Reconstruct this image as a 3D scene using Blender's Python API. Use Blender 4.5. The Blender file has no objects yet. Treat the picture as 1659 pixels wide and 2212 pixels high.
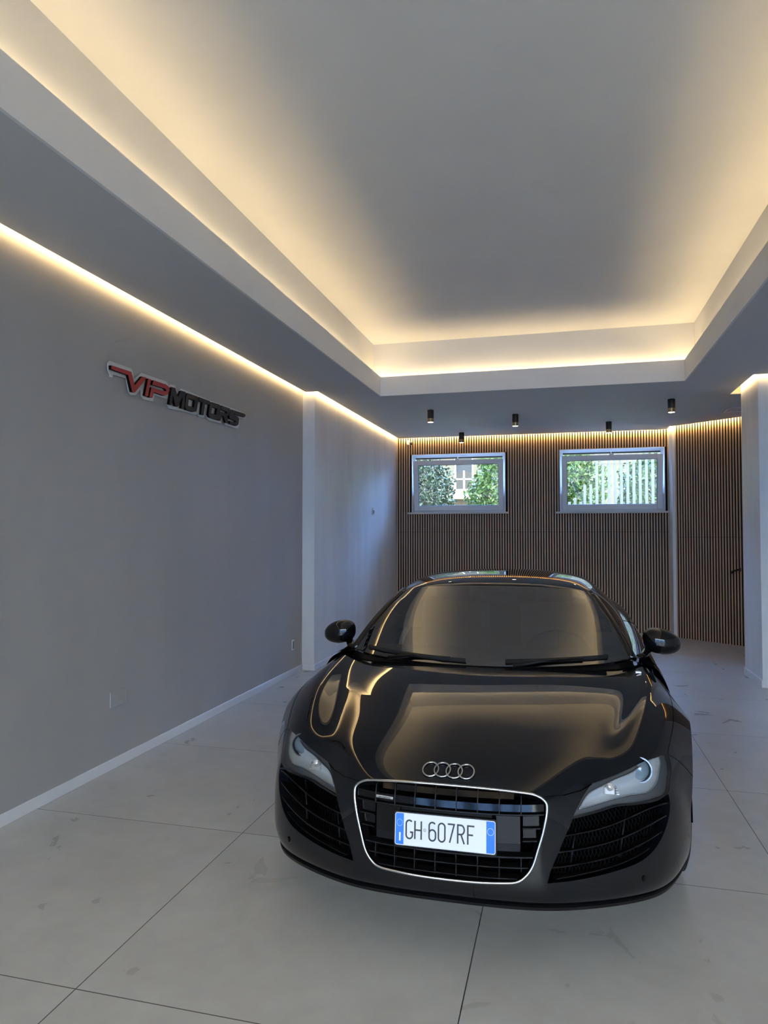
import bpy, math, random
import numpy as np
from mathutils import Vector, Matrix, geometry
R = math.radians
random.seed(7); rng = np.random.RandomState(5)
sc = bpy.context.scene
col = sc.collection

# ---------------------------------------------------------------- camera
cam = bpy.data.objects.new('camera', bpy.data.cameras.new('camera')); col.objects.link(cam)
cam.data.sensor_fit = 'HORIZONTAL'; cam.data.sensor_width = 36.0
cam.data.lens = 36.0 * 1498.0 / 1659.0
cam.location = (0, 0, 1.498)
yaw, pitch = .2514, .0316
cam.rotation_euler = (math.pi/2 + pitch, -0.0004, yaw)
cam.data.clip_start = .05; cam.data.clip_end = 300
sc.camera = cam
# ---------------------------------------------------------------- view
vs = sc.view_settings
sc.display_settings.display_device = 'sRGB'
vs.view_transform = 'Standard'; vs.look = 'None'; vs.gamma = 1.0; vs.use_curve_mapping = False
vs.exposure = 0.0
# ---------------------------------------------------------------- light levels
SKY_BACK = (0.20, 0.43, 1.0); SKY_FRONT = (0.92, 0.93, 0.95); SKY_BACK_S = 30.0; SKY_FRONT_S = 13.0
SUN_S = 18.0
LED_COVE = 40.0; LED_SLOT = 85.0; LED_BACK = 420.0
WARM = (1.0, .74, .39); WARM2 = (1.0, .66, .25)
SPOT_S = 25.0
w = bpy.data.worlds.new('sky'); sc.world = w; w.use_nodes = True
# clear sky: deep blue ahead (away from the sun), pale and hazy on the sunny side behind the viewer
nt = w.node_tree; bg = nt.nodes['Background']; tc = nt.nodes.new('ShaderNodeTexCoord'); sx = nt.nodes.new('ShaderNodeSeparateXYZ')
nt.links.new(tc.outputs['Generated'], sx.inputs[0])
mr = nt.nodes.new('ShaderNodeMapRange'); mr.interpolation_type = 'SMOOTHSTEP'; mr.inputs[1].default_value = -.35; mr.inputs[2].default_value = .45
nt.links.new(sx.outputs[1], mr.inputs[0])
mx = nt.nodes.new('ShaderNodeMix'); mx.data_type = 'RGBA'; nt.links.new(mr.outputs[0], mx.inputs[0])
mx.inputs[6].default_value = (*[c*SKY_FRONT_S for c in SKY_FRONT], 1); mx.inputs[7].default_value = (*[c*SKY_BACK_S for c in SKY_BACK], 1)
nt.links.new(mx.outputs[2], bg.inputs[0]); bg.inputs[1].default_value = 1.0
sun = bpy.data.objects.new('sun', bpy.data.lights.new('sun', 'SUN')); col.objects.link(sun)
sun.data.energy = SUN_S; sun.data.angle = R(1.0); sun.data.color = (1, .92, .78)
sun.rotation_euler = Vector((.60, -.25, .95)).to_track_quat('Z', 'Y').to_euler()

# ---------------------------------------------------------------- room measures
XL = -2.791; XP = -2.649; YP = 7.227; YB = 11.137; H = 3.067
TXL, TXR, TY, TYN = -1.991, 1.227, 7.598, -1.6
H1, HC, SET = 3.285, 3.694, .115
CX0, CX1, CY0, CY1 = 1.885, 2.55, 7.52, 8.19
XR = 4.6; YF = -4.0
SX = 1.56

# ---------------------------------------------------------------- helpers
def tag(o, label=None, cat=None, group=None, kind=None):
    if label: o['label'] = label
    if cat: o['category'] = cat
    if group: o['group'] = group
    if kind: o['kind'] = kind
    return o
def empty(name, loc=(0, 0, 0), rz=0):
    o = bpy.data.objects.new(name, None); col.objects.link(o); o.location = loc; o.rotation_euler = (0, 0, rz)
    o.empty_display_size = .1
    return o
def mk(name, V, F, mat, parent=None, smooth=False, normals=None, auto=None):
    me = bpy.data.meshes.new(name)
    me.from_pydata([tuple(map(float, v)) for v in V], [], [tuple(int(i) for i in f) for f in F])
    me.validate()
    if smooth or normals is not None:
        me.polygons.foreach_set('use_smooth', [True]*len(me.polygons))
    if auto is not None:
        me.polygons.foreach_set('use_smooth', [True]*len(me.polygons))
        try: me.set_sharp_from_angle(angle=R(auto))
        except Exception: pass
    if normals is not None and len(normals) == len(me.vertices):
        me.normals_split_custom_set_from_vertices([tuple(map(float, n)) for n in normals])
    if mat is not None:
        for m in (mat if isinstance(mat, (list, tuple)) else [mat]): me.materials.append(m)
    me.update()
    o = bpy.data.objects.new(name, me); col.objects.link(o)
    if parent is not None: o.parent = parent
    return o
class MB:
    def __init__(s): s.V = []; s.F = []
    def add(s, V, F):
        n = len(s.V); s.V += [tuple(v) for v in V]; s.F += [tuple(i+n for i in f) for f in F]; return s
    def box(s, x0, x1, y0, y1, z0, z1, M=None):
        V = [(x, y, z) for x in (x0, x1) for y in (y0, y1) for z in (z0, z1)]
        if M is not None: V = [tuple(M @ Vector(v)) for v in V]
        return s.add(V, [(0,1,3,2),(4,6,7,5),(0,4,5,1),(2,3,7,6),(0,2,6,4),(1,5,7,3)])
    def bbox(s, x0, x1, y0, y1, z0, z1, b=.004, M=None):
        # box with chamfered edges
        V = []; xs, ys, zs = (x0, x1), (y0, y1), (z0, z1)
        idx = {}
        for i in (0, 1):
            for j in (0, 1):
                for k in (0, 1):
                    sx, sy, sz = (1 if i == 0 else -1), (1 if j == 0 else -1), (1 if k == 0 else -1)
                    for a, d in enumerate(((0, sy*b, sz*b), (sx*b, 0, sz*b), (sx*b, sy*b, 0))):
                        idx[i, j, k, a] = len(V); V.append((xs[i]+d[0], ys[j]+d[1], zs[k]+d[2]))
        F = []
        g = lambda i, j, k, a: idx[i, j, k, a]
        F += [(g(0,0,0,0),g(0,0,1,0),g(0,1,1,0),g(0,1,0,0)), (g(1,0,0,0),g(1,1,0,0),g(1,1,1,0),g(1,0,1,0))]
        F += [(g(0,0,0,1),g(1,0,0,1),g(1,0,1,1),g(0,0,1,1)), (g(0,1,0,1),g(0,1,1,1),g(1,1,1,1),g(1,1,0,1))]
        F += [(g(0,0,0,2),g(0,1,0,2),g(1,1,0,2),g(1,0,0,2)), (g(0,0,1,2),g(1,0,1,2),g(1,1,1,2),g(0,1,1,2))]
        for i in (0, 1):
            for j in (0, 1): F.append((g(i,j,0,0),g(i,j,0,1),g(i,j,1,1),g(i,j,1,0)))
        for i in (0, 1):
            for k in (0, 1): F.append((g(i,0,k,0),g(i,0,k,2),g(i,1,k,2),g(i,1,k,0)))
        for j in (0, 1):
            for k in (0, 1): F.append((g(0,j,k,1),g(0,j,k,2),g(1,j,k,2),g(1,j,k,1)))
        for i in (0, 1):
            for j in (0, 1):
                for k in (0, 1): F.append((g(i,j,k,0),g(i,j,k,1),g(i,j,k,2)))
        if M is not None: V = [tuple(M @ Vector(v)) for v in V]
        return s.add(V, F)
    def tube(s, P, r, closed=False, n=8, sq=None, up=None):
        P = [Vector(p) for p in P]; m = len(P); V = []; F = []
        rr = r if hasattr(r, '__len__') else [r]*m
        prev = None
        for i in range(m):
            a = P[(i-1) % m] if (closed or i > 0) else P[i]; b = P[(i+1) % m] if (closed or i < m-1) else P[i]
            t = (b-a).normalized()
            if up is not None: u = Vector(up)
            elif prev is None: u = Vector((0, 0, 1)) if abs(t.z) < .9 else Vector((1, 0, 0))
            else: u = prev
            s1 = t.cross(u).normalized(); u = s1.cross(t).normalized(); prev = u
            for k in range(n):
                an = 2*math.pi*(k+.5)/n
                c1, c2 = math.cos(an), math.sin(an)
                if sq: c1 *= sq[0]; c2 *= sq[1]
                V.append(P[i]+(s1*c1+u*c2)*rr[i])
        for i in range(m if closed else m-1):
            j = (i+1) % m
            for k in range(n): F.append((i*n+k, i*n+(k+1) % n, j*n+(k+1) % n, j*n+k))
        if not closed: F += [tuple(range(n-1, -1, -1)), tuple((m-1)*n+k for k in range(n))]
        return s.add(V, F)
    def lathe(s, prof, c=(0, 0, 0), axis='z', n=24, M=None):
        V = []; F = []; m = len(prof)
        for (r_, h) in prof:
            for k in range(n):
                a = 2*math.pi*k/n; x, y = r_*math.cos(a), r_*math.sin(a)
                v = (x, y, h) if axis == 'z' else ((h, x, y) if axis == 'x' else (x, h, y))
                V.append((v[0]+c[0], v[1]+c[1], v[2]+c[2]))
        for i in range(m-1):
            for k in range(n): F.append((i*n+k, i*n+(k+1) % n, (i+1)*n+(k+1) % n, (i+1)*n+k))
        if prof[0][0] > 1e-5: F.append(tuple(range(n-1, -1, -1)))
        if prof[-1][0] > 1e-5: F.append(tuple((m-1)*n+k for k in range(n)))
        if M is not None: V = [tuple(M @ Vector(v)) for v in V]
        return s.add(V, F)
    def prism(s, P, f, d0, d1, holes=()):
        # P list of 2-D points, f(a, b, depth) -> 3-D
        loops = [list(P)]+[list(h) for h in holes]
        flat = [p for l in loops for p in l]; n = len(flat)
        tr = geometry.tessellate_polygon([[Vector((p[0], p[1], 0)) for p in l] for l in loops])
        V = [f(p[0], p[1], d0) for p in flat]+[f(p[0], p[1], d1) for p in flat]
        F = [tuple(t) for t in tr]+[tuple(i+n for i in t[::-1]) for t in tr]
        o = 0
        for l in loops:
            m = len(l)
            for k in range(m): F.append((o+k, o+(k+1) % m, o+(k+1) % m+n, o+k+n))
            o += m
        return s.add(V, F)
    def build(s, name, mat, parent=None, smooth=False, auto=None):
        o = mk(name, s.V, s.F, mat, parent, smooth=smooth, auto=auto)
        import bmesh
        bm = bmesh.new(); bm.from_mesh(o.data); bmesh.ops.recalc_face_normals(bm, faces=bm.faces[:]); bm.to_mesh(o.data); bm.free()
        return o

def mat(name, c, rough=.5, metal=0, coat=0, spec=.5, emit=None, es=0, trans=0, ior=1.45, coat_rough=.02, alpha=1):
    m = bpy.data.materials.new(name); m.use_nodes = True
    b = m.node_tree.nodes['Principled BSDF']
    b.inputs['Base Color'].default_value = (*c, 1); b.inputs['Roughness'].default_value = rough
    b.inputs['Metallic'].default_value = metal; b.inputs['Coat Weight'].default_value = coat
    b.inputs['Coat Roughness'].default_value = coat_rough
    b.inputs['Specular IOR Level'].default_value = spec
    b.inputs['Transmission Weight'].default_value = trans; b.inputs['IOR'].default_value = ior
    b.inputs['Alpha'].default_value = alpha
    if emit: b.inputs['Emission Color'].default_value = (*emit, 1); b.inputs['Emission Strength'].default_value = es
    return m
def noise_mix(m, c1, c2, scale=(3, 3, 3), detail=4, lo=.4, hi=.6, nscale=1.0, bump=0, rough=None, dist=0):
    nt = m.node_tree; b = nt.nodes['Principled BSDF']; N = nt.nodes.new; L = nt.links.new
    tc = N('ShaderNodeTexCoord'); mp = N('ShaderNodeMapping'); mp.inputs['Scale'].default_value = scale
    L(tc.outputs['Object'], mp.inputs['Vector'])
    no = N('ShaderNodeTexNoise'); no.inputs['Scale'].default_value = nscale; no.inputs['Detail'].default_value = detail
    no.inputs['Distortion'].default_value = dist
    L(mp.outputs[0], no.inputs['Vector'])
    mr = N('ShaderNodeMapRange'); mr.inputs[1].default_value = lo; mr.inputs[2].default_value = hi
    L(no.outputs[0], mr.inputs[0])
    mx = N('ShaderNodeMix'); mx.data_type = 'RGBA'; L(mr.outputs[0], mx.inputs[0])
    mx.inputs[6].default_value = (*c1, 1); mx.inputs[7].default_value = (*c2, 1)
    L(mx.outputs[2], b.inputs['Base Color'])
    if rough:
        r2 = N('ShaderNodeMapRange'); r2.inputs[1].default_value = lo; r2.inputs[2].default_value = hi
        r2.inputs[3].default_value = rough[0]; r2.inputs[4].default_value = rough[1]
        L(no.outputs[0], r2.inputs[0]); L(r2.outputs[0], b.inputs['Roughness'])
    if bump:
        bp = N('ShaderNodeBump'); bp.inputs['Strength'].default_value = bump; bp.inputs['Distance'].default_value = .01
        L(no.outputs[0], bp.inputs['Height']); L(bp.outputs[0], b.inputs['Normal'])
    return mx
def glass_mat(name, tint, refl=1.0, rough=0.0, ior=1.5):
    m = bpy.data.materials.new(name); m.use_nodes = True; nt = m.node_tree; nt.nodes.clear(); N = nt.nodes.new; L = nt.links.new
    out = N('ShaderNodeOutputMaterial'); tr = N('ShaderNodeBsdfTransparent'); tr.inputs[0].default_value = (*tint, 1)
    gl = N('ShaderNodeBsdfGlossy'); gl.inputs['Roughness'].default_value = rough; gl.inputs[0].default_value = (refl, refl, refl, 1)
    fr = N('ShaderNodeFresnel'); fr.inputs[0].default_value = ior
    mx = N('ShaderNodeMixShader'); L(fr.outputs[0], mx.inputs[0]); L(tr.outputs[0], mx.inputs[1]); L(gl.outputs[0], mx.inputs[2])
    L(mx.outputs[0], out.inputs[0]); return m
def emis(name, c, s):
    m = bpy.data.materials.new(name); m.use_nodes = True; nt = m.node_tree; nt.nodes.clear()
    o = nt.nodes.new('ShaderNodeOutputMaterial'); e = nt.nodes.new('ShaderNodeEmission'); e.inputs[0].default_value = (*c, 1); e.inputs[1].default_value = s
    nt.links.new(e.outputs[0], o.inputs[0]); return m

M = {}
M['wall_grey'] = mat('wall_grey', (.27, .27, .275), .6); noise_mix(M['wall_grey'], (.40, .395, .385), (.43, .425, .415), (1, 1, .35), nscale=1.2)
M['wall_white'] = mat('wall_white', (.72, .72, .71), .42); noise_mix(M['wall_white'], (.76, .76, .75), (.83, .83, .82), (2, 2, .5), nscale=1.6, bump=.05)
M['soffit'] = mat('soffit', (.30, .305, .33), .8); noise_mix(M['soffit'], (.61, .61, .62), (.63, .63, .64), (1, 1, 1), nscale=.8)
M['ceil_white'] = mat('ceil_white', (.74, .735, .72), .8); noise_mix(M['ceil_white'], (.80, .795, .785), (.82, .815, .805), nscale=.6)
M['base_white'] = mat('base_white', (.78, .79, .80), .4)
M['felt'] = mat('felt', (.010, .009, .008), .95)
M['wood'] = mat('wood', (.13, .08, .05), .55); noise_mix(M['wood'], (.44, .30, .20), (.55, .39, .27), (60, 60, 2.2), nscale=1.0, detail=5, lo=.3, hi=.7)
M['pvc'] = mat('pvc', (.74, .74, .74), .3)
M['pane'] = glass_mat('pane', (.93, .97, .97))
M['black_plastic'] = mat('black_plastic', (.012, .012, .013), .45)
M['black_metal'] = mat('black_metal', (.012, .012, .013), .4)
M['brass'] = mat('brass', (.34, .27, .16), .35, .9)
M['white_plastic'] = mat('white_plastic', (.8, .8, .8), .35)
M['led'] = emis('led', WARM, LED_COVE); M['led2'] = emis('led2', (1, .68, .31), LED_SLOT); M['led3'] = emis('led3', WARM2, LED_BACK)
M['spot'] = emis('spot', (1, .86, .66), SPOT_S)
# floor: large concrete look porcelain tiles with thin joints
def floor_mat():
    m = mat('floor_tile', (.3, .3, .3), .45); nt = m.node_tree; N = nt.nodes.new; L = nt.links.new; b = nt.nodes['Principled BSDF']
    tc = N('ShaderNodeTexCoord'); sp = N('ShaderNodeSeparateXYZ'); L(tc.outputs['Object'], sp.inputs[0])
    def ma(op, a, b_=None, c=None):
        n = N('ShaderNodeMath'); n.operation = op
        for i, v in enumerate((a, b_, c)):
            if v is None: continue
            if isinstance(v, (int, float)): n.inputs[i].default_value = v
            else: L(v, n.inputs[i])
        return n.outputs[0]
    def joint(o, off, per):
        t = ma('DIVIDE', ma('SUBTRACT', o, off), per); f = ma('FRACT', ma('ADD', t, .5)); d = ma('ABSOLUTE', ma('SUBTRACT', f, .5))
        return ma('LESS_THAN', ma('MULTIPLY', d, per), .0019), ma('FLOOR', t)
    jx, ix = joint(sp.outputs[0], -1.563, 1.243); jy, iy = joint(sp.outputs[1], 2.006, 1.232)
    j = ma('MAXIMUM', jx, jy)
    cell = N('ShaderNodeCombineXYZ'); L(ix, cell.inputs[0]); L(iy, cell.inputs[1])
    wn = N('ShaderNodeTexWhiteNoise'); L(cell.outputs[0], wn.inputs['Vector'])
    add = N('ShaderNodeVectorMath'); add.operation = 'MULTIPLY_ADD'; L(wn.outputs['Color'], add.inputs[0]); add.inputs[1].default_value = (9, 9, 9); L(tc.outputs['Object'], add.inputs[2])
    def nz(s, d, dist=0):
        n = N('ShaderNodeTexNoise'); n.inputs['Scale'].default_value = s; n.inputs['Detail'].default_value = d; n.inputs['Distortion'].default_value = dist; L(add.outputs[0], n.inputs['Vector']); return n.outputs[0]
    n1 = nz(1.6, 5, .6); n2 = nz(14, 6); n3 = nz(3.2, 8, 1.5)
    v = ma('ADD', ma('MULTIPLY', n1, .55), ma('ADD', ma('MULTIPLY', n2, .18), ma('MULTIPLY', n3, .27)))
    cr = N('ShaderNodeValToRGB'); L(v, cr.inputs[0])
    cr.color_ramp.elements[0].position = .34; cr.color_ramp.elements[0].color = (.49, .48, .46, 1)
    cr.color_ramp.elements[1].position = .68; cr.color_ramp.elements[1].color = (.62, .61, .585, 1)
    # scuffs and stains with their own shape
    st = N('ShaderNodeTexNoise'); st.inputs['Scale'].default_value = 2.3; st.inputs['Detail'].default_value = 9; st.inputs['Distortion'].default_value = 2.5; L(tc.outputs['Object'], st.inputs['Vector'])
    s2 = ma('SMOOTH_MIN', ma('MULTIPLY', ma('MAXIMUM', ma('SUBTRACT', st.outputs[0], .66), 0), 6), .6, .1)
    mx = N('ShaderNodeMix'); mx.data_type = 'RGBA'; L(s2, mx.inputs[0]); L(cr.outputs[0], mx.inputs[6]); mx.inputs[7].default_value = (.44, .43, .405, 1)
    mj = N('ShaderNodeMix'); mj.data_type = 'RGBA'; L(j, mj.inputs[0]); L(mx.outputs[2], mj.inputs[6]); mj.inputs[7].default_value = (.055, .053, .05, 1)
    L(mj.outputs[2], b.inputs['Base Color'])
    rr = N('ShaderNodeMapRange'); L(n3, rr.inputs[0]); rr.inputs[1].default_value = .3; rr.inputs[2].default_value = .7; rr.inputs[3].default_value = .27; rr.inputs[4].default_value = .36
    L(rr.outputs[0], b.inputs['Roughness'])
    bp = N('ShaderNodeBump'); bp.inputs['Strength'].default_value = .06; bp.inputs['Distance'].default_value = .004; L(n2, bp.inputs['Height']); L(bp.outputs[0], b.inputs['Normal'])
    return m
M['floor'] = floor_mat()

# ================================================================ THE ROOM
def struct(mb, name, m, parent=None, **k):
    o = mb.build(name, m, parent, **k)
    if parent is None: o['kind'] = 'structure'
    return o
WT = .2; TOP = HC+.15
struct(MB().box(XL-WT, XR+WT, YF-.2, YB+1.2, -.2, 0), 'floor', M['floor'])
struct(MB().box(XL-WT, XL, YF, YP, 0, TOP), 'wall_left', M['wall_grey'])
struct(MB().box(XL-WT, XP, YP, YB+.3, 0, TOP), 'wall_left_white', M['wall_white'])
struct(MB().box(XR, XR+WT, YF, YB+.3, 0, TOP), 'wall_right', M['wall_white'])
# front of the showroom behind the viewer: wall with a wide glazed opening
f = MB(); f.box(XL, -2.6, YF-WT, YF, 0, TOP); f.box(4.4, XR, YF-WT, YF, 0, TOP); f.box(-2.6, 4.4, YF-WT, YF, 3.0, TOP)
struct(f, 'wall_front', M['wall_white'])
wf = empty('window_3', (0, YF-.1, 0)); wf['kind'] = 'structure'
f = MB()
for x in (-2.6, -.3, 2.0, 4.34): f.box(x, x+.06, -.03, .03, 0, 3.0)
f.box(-2.6, 4.4, -.03, .03, 0, .06); f.box(-2.6, 4.4, -.03, .03, 2.94, 3.0); f.build('frame', M['black_metal'], wf)
MB().box(-2.54, 4.34, -.004, .004, .06, 2.94).build('pane', M['pane'], wf)

# back wall: core with two window openings, then black felt and wooden slats
W1 = (-2.392, -.866, 1.835, 2.80); W2 = (-.035, 1.507, 1.83, 2.815)
def wall_with_holes(x0, x1, z0, z1, holes, y0, y1):
    mb = MB(); xs = sorted({x0, x1, *[h[0] for h in holes], *[h[1] for h in holes]}); 
    for a, b in zip(xs[:-1], xs[1:]):
        cx = (a+b)/2; hz = [h for h in holes if h[0] < cx < h[1]]
        if not hz: mb.box(a, b, y0, y1, z0, z1)
        else: mb.box(a, b, y0, y1, z0, hz[0][2]); mb.box(a, b, y0, y1, hz[0][3], z1)
    return mb
SD = .022
def veneer(o, n):   # wood veneer on the faces turned to the room, black core on the sides of each slat
    n = Vector(n)
    for f in o.data.polygons: f.material_index = 0 if f.normal.dot(n) < -.5 else 1
    return o
struct(wall_with_holes(XP, XR, 0, TOP, [W1, W2], YB+SD+.008, YB+.3), 'wall_back', M['wall_white'])
felt = wall_with_holes(XP, SX, 0, H+.12, [W1, W2], YB+SD, YB+SD+.008)
o = struct(felt, 'wall_back_panel', M['felt'])
s_ = MB(); n = int((SX-XP)/.0402)
for i in range(n+1):
    x0 = XP+.006+i*.0402; x1 = min(x0+.0228, SX)
    hz = [h for h in (W1, W2) if x1 > h[0]+.002 and x0 < h[1]-.002]
    seg = [(0, 1.528), (1.531, H+.12)] if not hz else [(0, 1.528), (1.531, hz[0][2]), (hz[0][3], H+.12)]
    for a, b in seg: s_.box(x0, x1, YB, YB+SD, a, b)
veneer(s_.build('slats', [M['wood'], M['felt']], o), (0, 1, 0))
# side stub and the diagonal slatted panel
DX0, DY0 = 1.60, 10.83; DD = Vector((.765, -.644, 0)).normalized(); DN = Vector((-DD.y, DD.x, 0))  # DN points away from the room
struct(MB().box(SX, SX+.05, DY0-.0, YB+SD, 0, TOP), 'trim_1', M['wall_white'])
Mx = Matrix.Translation((DX0, DY0, 0)) @ Matrix(((DD.x, DN.x, 0, 0), (DD.y, DN.y, 0, 0), (0, 0, 1, 0), (0, 0, 0, 1)))
DL = 3.95
struct(MB().box(0, DL, SD+.008, .15, 0, TOP, Mx), 'wall_diagonal', M['wall_white'])
o = struct(MB().box(0, DL, SD, SD+.008, 0, H+.12, Mx), 'wall_diagonal_panel', M['felt'])
s_ = MB(); 
for i in range(int(DL/.0402)):
    for a, b in ((0, 1.452), (1.455, H+.12)): s_.box(.004+i*.0402, .0268+i*.0402, 0, SD, a, b, Mx)
veneer(s_.build('slats', [M['wood'], M['felt']], o), tuple(DN))
h = MB(); h.tube([Mx @ Vector((.93, -.0, 1.02)), Mx @ Vector((.93, -.05, 1.02)), Mx @ Vector((.86, -.055, 1.0)), Mx @ Vector((.84, -.055, .97))], .011, n=8)
h.lathe([(0, 0), (.022, 0), (.022, .008), (0, .008)], M=Matrix.Translation(Mx @ Vector((.93, .001, 1.02))) @ Matrix.Rotation(R(90), 4, 'X'))
h.build('door_handle', M['black_metal'], o, smooth=True)

# column
struct(MB().box(CX0, CX1, CY0, CY1, 0, TOP), 'wall_column', M['wall_white'])
b = MB(); b.bbox(CX0-.012, CX1+.012, CY0-.012, CY1+.012, 0, .075, .003); struct(b, 'baseboard_column', M['base_white'])
b = MB(); b.bbox(XL, XL+.012, YF, YP, 0, .066, .003); struct(b, 'baseboard_left', M['base_white'])
b = MB(); b.bbox(XP, XP+.012, YP-.012, YB, 0, .066, .003); b.bbox(XL+.012, XP, YP-.012, YP, 0, .066, .003); struct(b, 'baseboard_left_back', M['base_white'])

# soffit (dropped ceiling) with light slots along the walls and around the column, tray recess in the middle
G_ = .052
XRS = XR
def cells_union_mesh(xs, ys, inside, z0, z1):
    mb = MB(); ins = lambda i, j: 0 <= i < len(xs)-1 and 0 <= j < len(ys)-1 and inside((xs[i]+xs[i+1])/2, (ys[j]+ys[j+1])/2)
    for i in range(len(xs)-1):
        for j in range(len(ys)-1):
            if not ins(i, j): continue
            a, b, c, d = xs[i], xs[i+1], ys[j], ys[j+1]
            mb.add([(a,c,z0),(b,c,z0),(b,d,z0),(a,d,z0)], [(0,3,2,1)]); mb.add([(a,c,z1),(b,c,z1),(b,d,z1),(a,d,z1)], [(0,1,2,3)])
            if not ins(i-1, j): mb.add([(a,c,z0),(a,d,z0),(a,d,z1),(a,c,z1)], [(0,1,2,3)])
            if not ins(i+1, j): mb.add([(b,c,z0),(b,d,z0),(b,d,z1),(b,c,z1)], [(0,3,2,1)])
            if not ins(i, j-1): mb.add([(a,c,z0),(b,c,z0),(b,c,z1),(a,c,z1)], [(0,3,2,1)])
            if not ins(i, j+1): mb.add([(a,d,z0),(b,d,z0),(b,d,z1),(a,d,z1)], [(0,1,2,3)])
    return mb
cx0, cx1, cy0, cy1 = CX0-.05, CX1+.05, CY0-.05, 8.46
xs = [XL+G_, XP+G_, TXL-.018, TXR+.018, SX-.03, cx0, cx1, XR]
ys = [YF, TYN-.018, YP-G_, TY+.018, cy0, cy1, YB-G_]; ys = sorted(set(ys)); xs = sorted(set(xs))
def ins(x, y):
    if TXL-.018 < x < TXR+.018 and TYN-.018 < y < TY+.018: return False
    if cx0 < x < cx1 and cy0 < y < cy1: return False
    if x < XP+G_ and y > YP-G_: return False
    return True
# diagonal slot: cut the soffit along the diagonal wall by adding columns of prisms
sof = cells_union_mesh([x for x in xs if x <= SX+.2 or True], ys, lambda x, y: ins(x, y) and not (x > SX-.03 and y > cy1), H, H+.018)
A = Mx @ Vector((0, -G_, 0)); q0 = (SX-.03, YB-G_); 
pA = (SX-.03, cy1); tt = (XR-A.x)/DD.x; pend = A+DD*tt; yend = pend.y
poly = [pA, (XR, cy1)] if yend > cy1 else [pA]
if yend > cy1: poly += [(XR, yend)]
else: t2 = (cy1-A.y)/DD.y; poly += [(A.x+DD.x*t2, cy1)]
poly += [(A.x, A.y), (SX-.03, A.y+.03), q0]
poly[-2] = (SX-.03, A.y)
sof.prism(poly[:-1], lambda a, b, d: (a, b, d), H, H+.018)
# piece between the back panel and the stub
o_sof = struct(sof, 'ceiling_soffit', M['soffit'])
fas = MB(); t = .018
fas.box(TXL-t, TXL, TYN-t, TY+t, H, H1); fas.box(TXR, TXR+t, TYN-t, TY+t, H, H1)
fas.box(TXL, TXR, TY, TY+t, H, H1); fas.box(TXL, TXR, TYN-t, TYN, H, H1)
struct(fas, 'trim_2', M['ceil_white'])
cw = MB(); a0, a1, b0, b1 = TXL-SET, TXR+SET, TYN-SET, TY+SET
cw.box(a0-t, a0, b0-t, b1+t, H+.018, HC); cw.box(a1, a1+t, b0-t, b1+t, H+.018, HC)
cw.box(a0, a1, b1, b1+t, H+.018, HC); cw.box(a0, a1, b0-t, b0, H+.018, HC)
struct(cw, 'wall_cove', M['ceil_white'])
struct(MB().box(XL-WT-.3, XR+WT+.3, YF-1.2, YB+.78, HC+.15, HC+.3), 'sun_block_roof', M['wall_white'])  # unseen roof slab; overhangs added at both ends to keep direct sun out
struct(MB().box(XL-WT, XR+WT, YF-.2, YB+.3, HC, HC+.15), 'ceiling', M['ceil_white'])
# LED strips
z = H+.188; l = MB()
c_ = SET/2+.01; hw = .006
l.box(TXL-c_-hw, TXL-c_+hw, TYN-c_, TY+c_, z, z+.004); l.box(TXR+c_-hw, TXR+c_+hw, TYN-c_, TY+c_, z, z+.004)
l.box(TXL-c_, TXR+c_, TY+c_-hw, TY+c_+hw, z, z+.004); l.box(TXL-c_, TXR+c_, TYN-c_-hw, TYN-c_+hw, z, z+.004)
tag(l.build('led_strip', M['led']), 'warm LED strip running round the recessed tray ceiling', 'light strip')
def strip(mb, P, Mx_=None):
    z0, z1 = H+.028, H+.040
    for p, q in zip(P[:-1], P[1:]):
        V = [(p[0], p[1], z0), (q[0], q[1], z0), (q[0], q[1], z1), (p[0], p[1], z1)]
        if Mx_ is not None: V = [tuple(Mx_ @ Vector(v)) for v in V]
        mb.add(V, [(0, 1, 2, 3)])
    return mb
e_ = G_
tag(strip(MB(), [(XL+e_, YF+.1), (XL+e_, YP-e_), (XP+e_, YP-e_), (XP+e_, YB-e_)]).build('led_strip', M['led2']), 'warm LED strip in the ceiling slot above the left wall', 'light strip')
l = strip(MB(), [(XP+e_, YB-e_), (SX-.03, YB-e_), (SX-.03, DY0-.08)]); strip(l, [(-.04, -e_), (DL-.1, -e_)], Mx)
tag(l.build('led_strip', M['led3']), 'amber LED strip in the ceiling slot above the wooden slats', 'light strip')
tag(strip(MB(), [(CX1, CY0-.05), (CX0-.05, CY0-.05), (CX0-.05, CY1+.2)]).build('led_strip', M['led2']), 'warm LED strip in the ceiling slot round the white column', 'light strip')

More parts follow.
